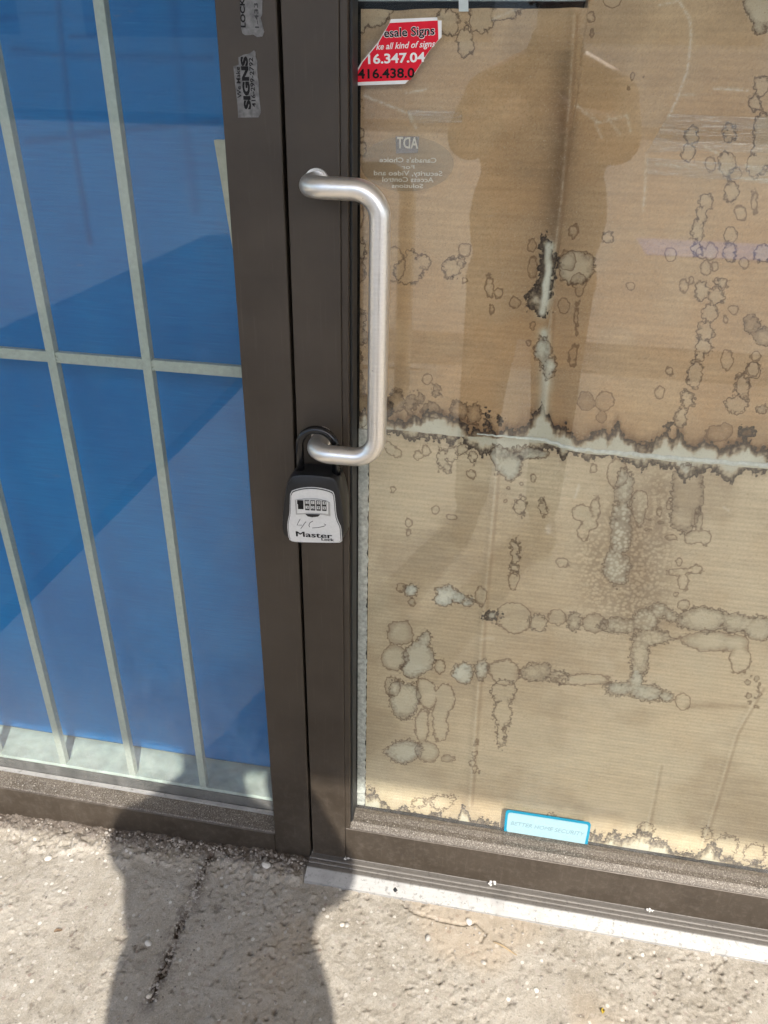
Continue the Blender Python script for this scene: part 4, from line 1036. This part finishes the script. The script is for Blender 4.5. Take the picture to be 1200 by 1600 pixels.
for s in (-1, 1):
    sh, el = P(s*.165, .0, 1.36), P(s*(.185 if s > 0 else .205), .09, 1.26)
    wr = Q(s*.062, -.058, -.022)
    arms[s] = (sh, el, wr)
    capsule(bm, P(s*.06, 0, 1.40), sh, .07, .06); capsule(bm, sh, el, .052, .042); capsule(bm, el, wr, .042, .027)
    pal = Q(s*.053, -.018, -.012); capsule(bm, wr, pal, .026, .026); ellipsoid(bm, (wr+pal)/2, (.022, .03, .045))
    for i in range(4):              # fingers go round the back of the phone
        u = -.045+.021*i
        a0, a1, a2 = Q(s*.052, u, -.006), Q(s*.047, u+.003, .016), Q(s*(.012+.005*abs(i-1.5)), u+.006, .0145)
        capsule(bm, pal, a0, .011, .0098, 8); capsule(bm, a0, a1, .0096, .0090, 8); capsule(bm, a1, a2, .0088, .0076, 8)
    t0_, t1_, t2_ = Q(s*.055, -.035, -.02), Q(s*.042, -.012, -.026), Q(s*.020, .004, -.020)
    capsule(bm, t0_, t1_, .014, .011, 8); capsule(bm, t1_, t2_, .0105, .0090, 8)
    hp, kn, an = P(s*.095, 0, .90), P(s*.115, .03, .49), P(s*.125, -.01, .09)
    capsule(bm, hp, kn, .085, .056); capsule(bm, kn, an, .054, .038); capsule(bm, an, P(s*.135, .12, .035), .036, .03)
person = remeshed('person', bm, .0062, M['skin'], None, 3)
tag(person, 'photographer in dark jacket and trousers holding up a phone outside the door', 'person')
bm = bmesh.new()
ellipsoid(bm, P(0, 0, 1.26), (.195, .135, .20)); ellipsoid(bm, P(0, 0, 1.04), (.200, .14, .24)); ellipsoid(bm, P(0, -.005, .86), (.20, .145, .16)); capsule(bm, P(-.07, 0, .8), P(.07, 0, .8), .12, .12); capsule(bm, P(0, -.012, 1.36), P(0, .0, 1.47), .09, .075)
for s in (-1, 1):
    sh, el, wr = arms[s]; capsule(bm, P(s*.05, 0, 1.395), P(s*.165, 0, 1.345), .075, .075); capsule(bm, P(s*.165, 0, 1.345), el, .072, .066); capsule(bm, el, el.lerp(wr, .86), .060, .043)
remeshed('jacket', bm, .011, M['jacket'], person, 4)
bm = bmesh.new(); ellipsoid(bm, P(0, -.005, .88), (.18, .13, .12))
for s in (-1, 1):
    hp, kn, an = P(s*.095, 0, .88), P(s*.115, .03, .49), P(s*.125, -.005, .10)
    capsule(bm, hp, kn, .100, .074); capsule(bm, kn, an, .074, .060)
remeshed('trousers', bm, .011, M['trouser'], person, 4)
for s in (-1, 1):
    bm = bmesh.new(); capsule(bm, P(s*.127, -.03, .05), P(s*.14, .15, .042), .046, .04); capsule(bm, P(s*.125, -.01, .09), P(s*.127, -.02, .05), .045, .045)
    for v in bm.verts: v.co.z = max(v.co.z, GZ0+.002)
    remeshed('shoe', bm, .008, M['black'], person, 3)
bm = bmesh.new(); ellipsoid(bm, H(0, -.022, .045), (.083, .096, .088), tilt); ellipsoid(bm, H(0, -.05, -.02), (.074, .055, .065), tilt)
for s in (-1, 1): ellipsoid(bm, H(s*.066, -.005, .03), (.018, .045, .05), tilt)
remeshed('hair', bm, .008, M['hair'], person, 2)
bm = bmesh.new(); bm_box(bm, -.036, .036, -.074, .074, -.004, .004, .003, 2)
mm = Matrix.Translation(ph_c) @ m3.to_4x4(); bmesh.ops.transform(bm, matrix=mm, verts=bm.verts)
phn = tag(from_bm('phone', bm, M['gasket_and_shade']), 'dark phone held in both hands in front of the photographer', 'phone')
bm = bmesh.new(); tube(bm, [CAM-fwd*.0052, CAM-fwd*.0045], .006, 16); from_bm('lens', bm, M['vinyl'], phn)
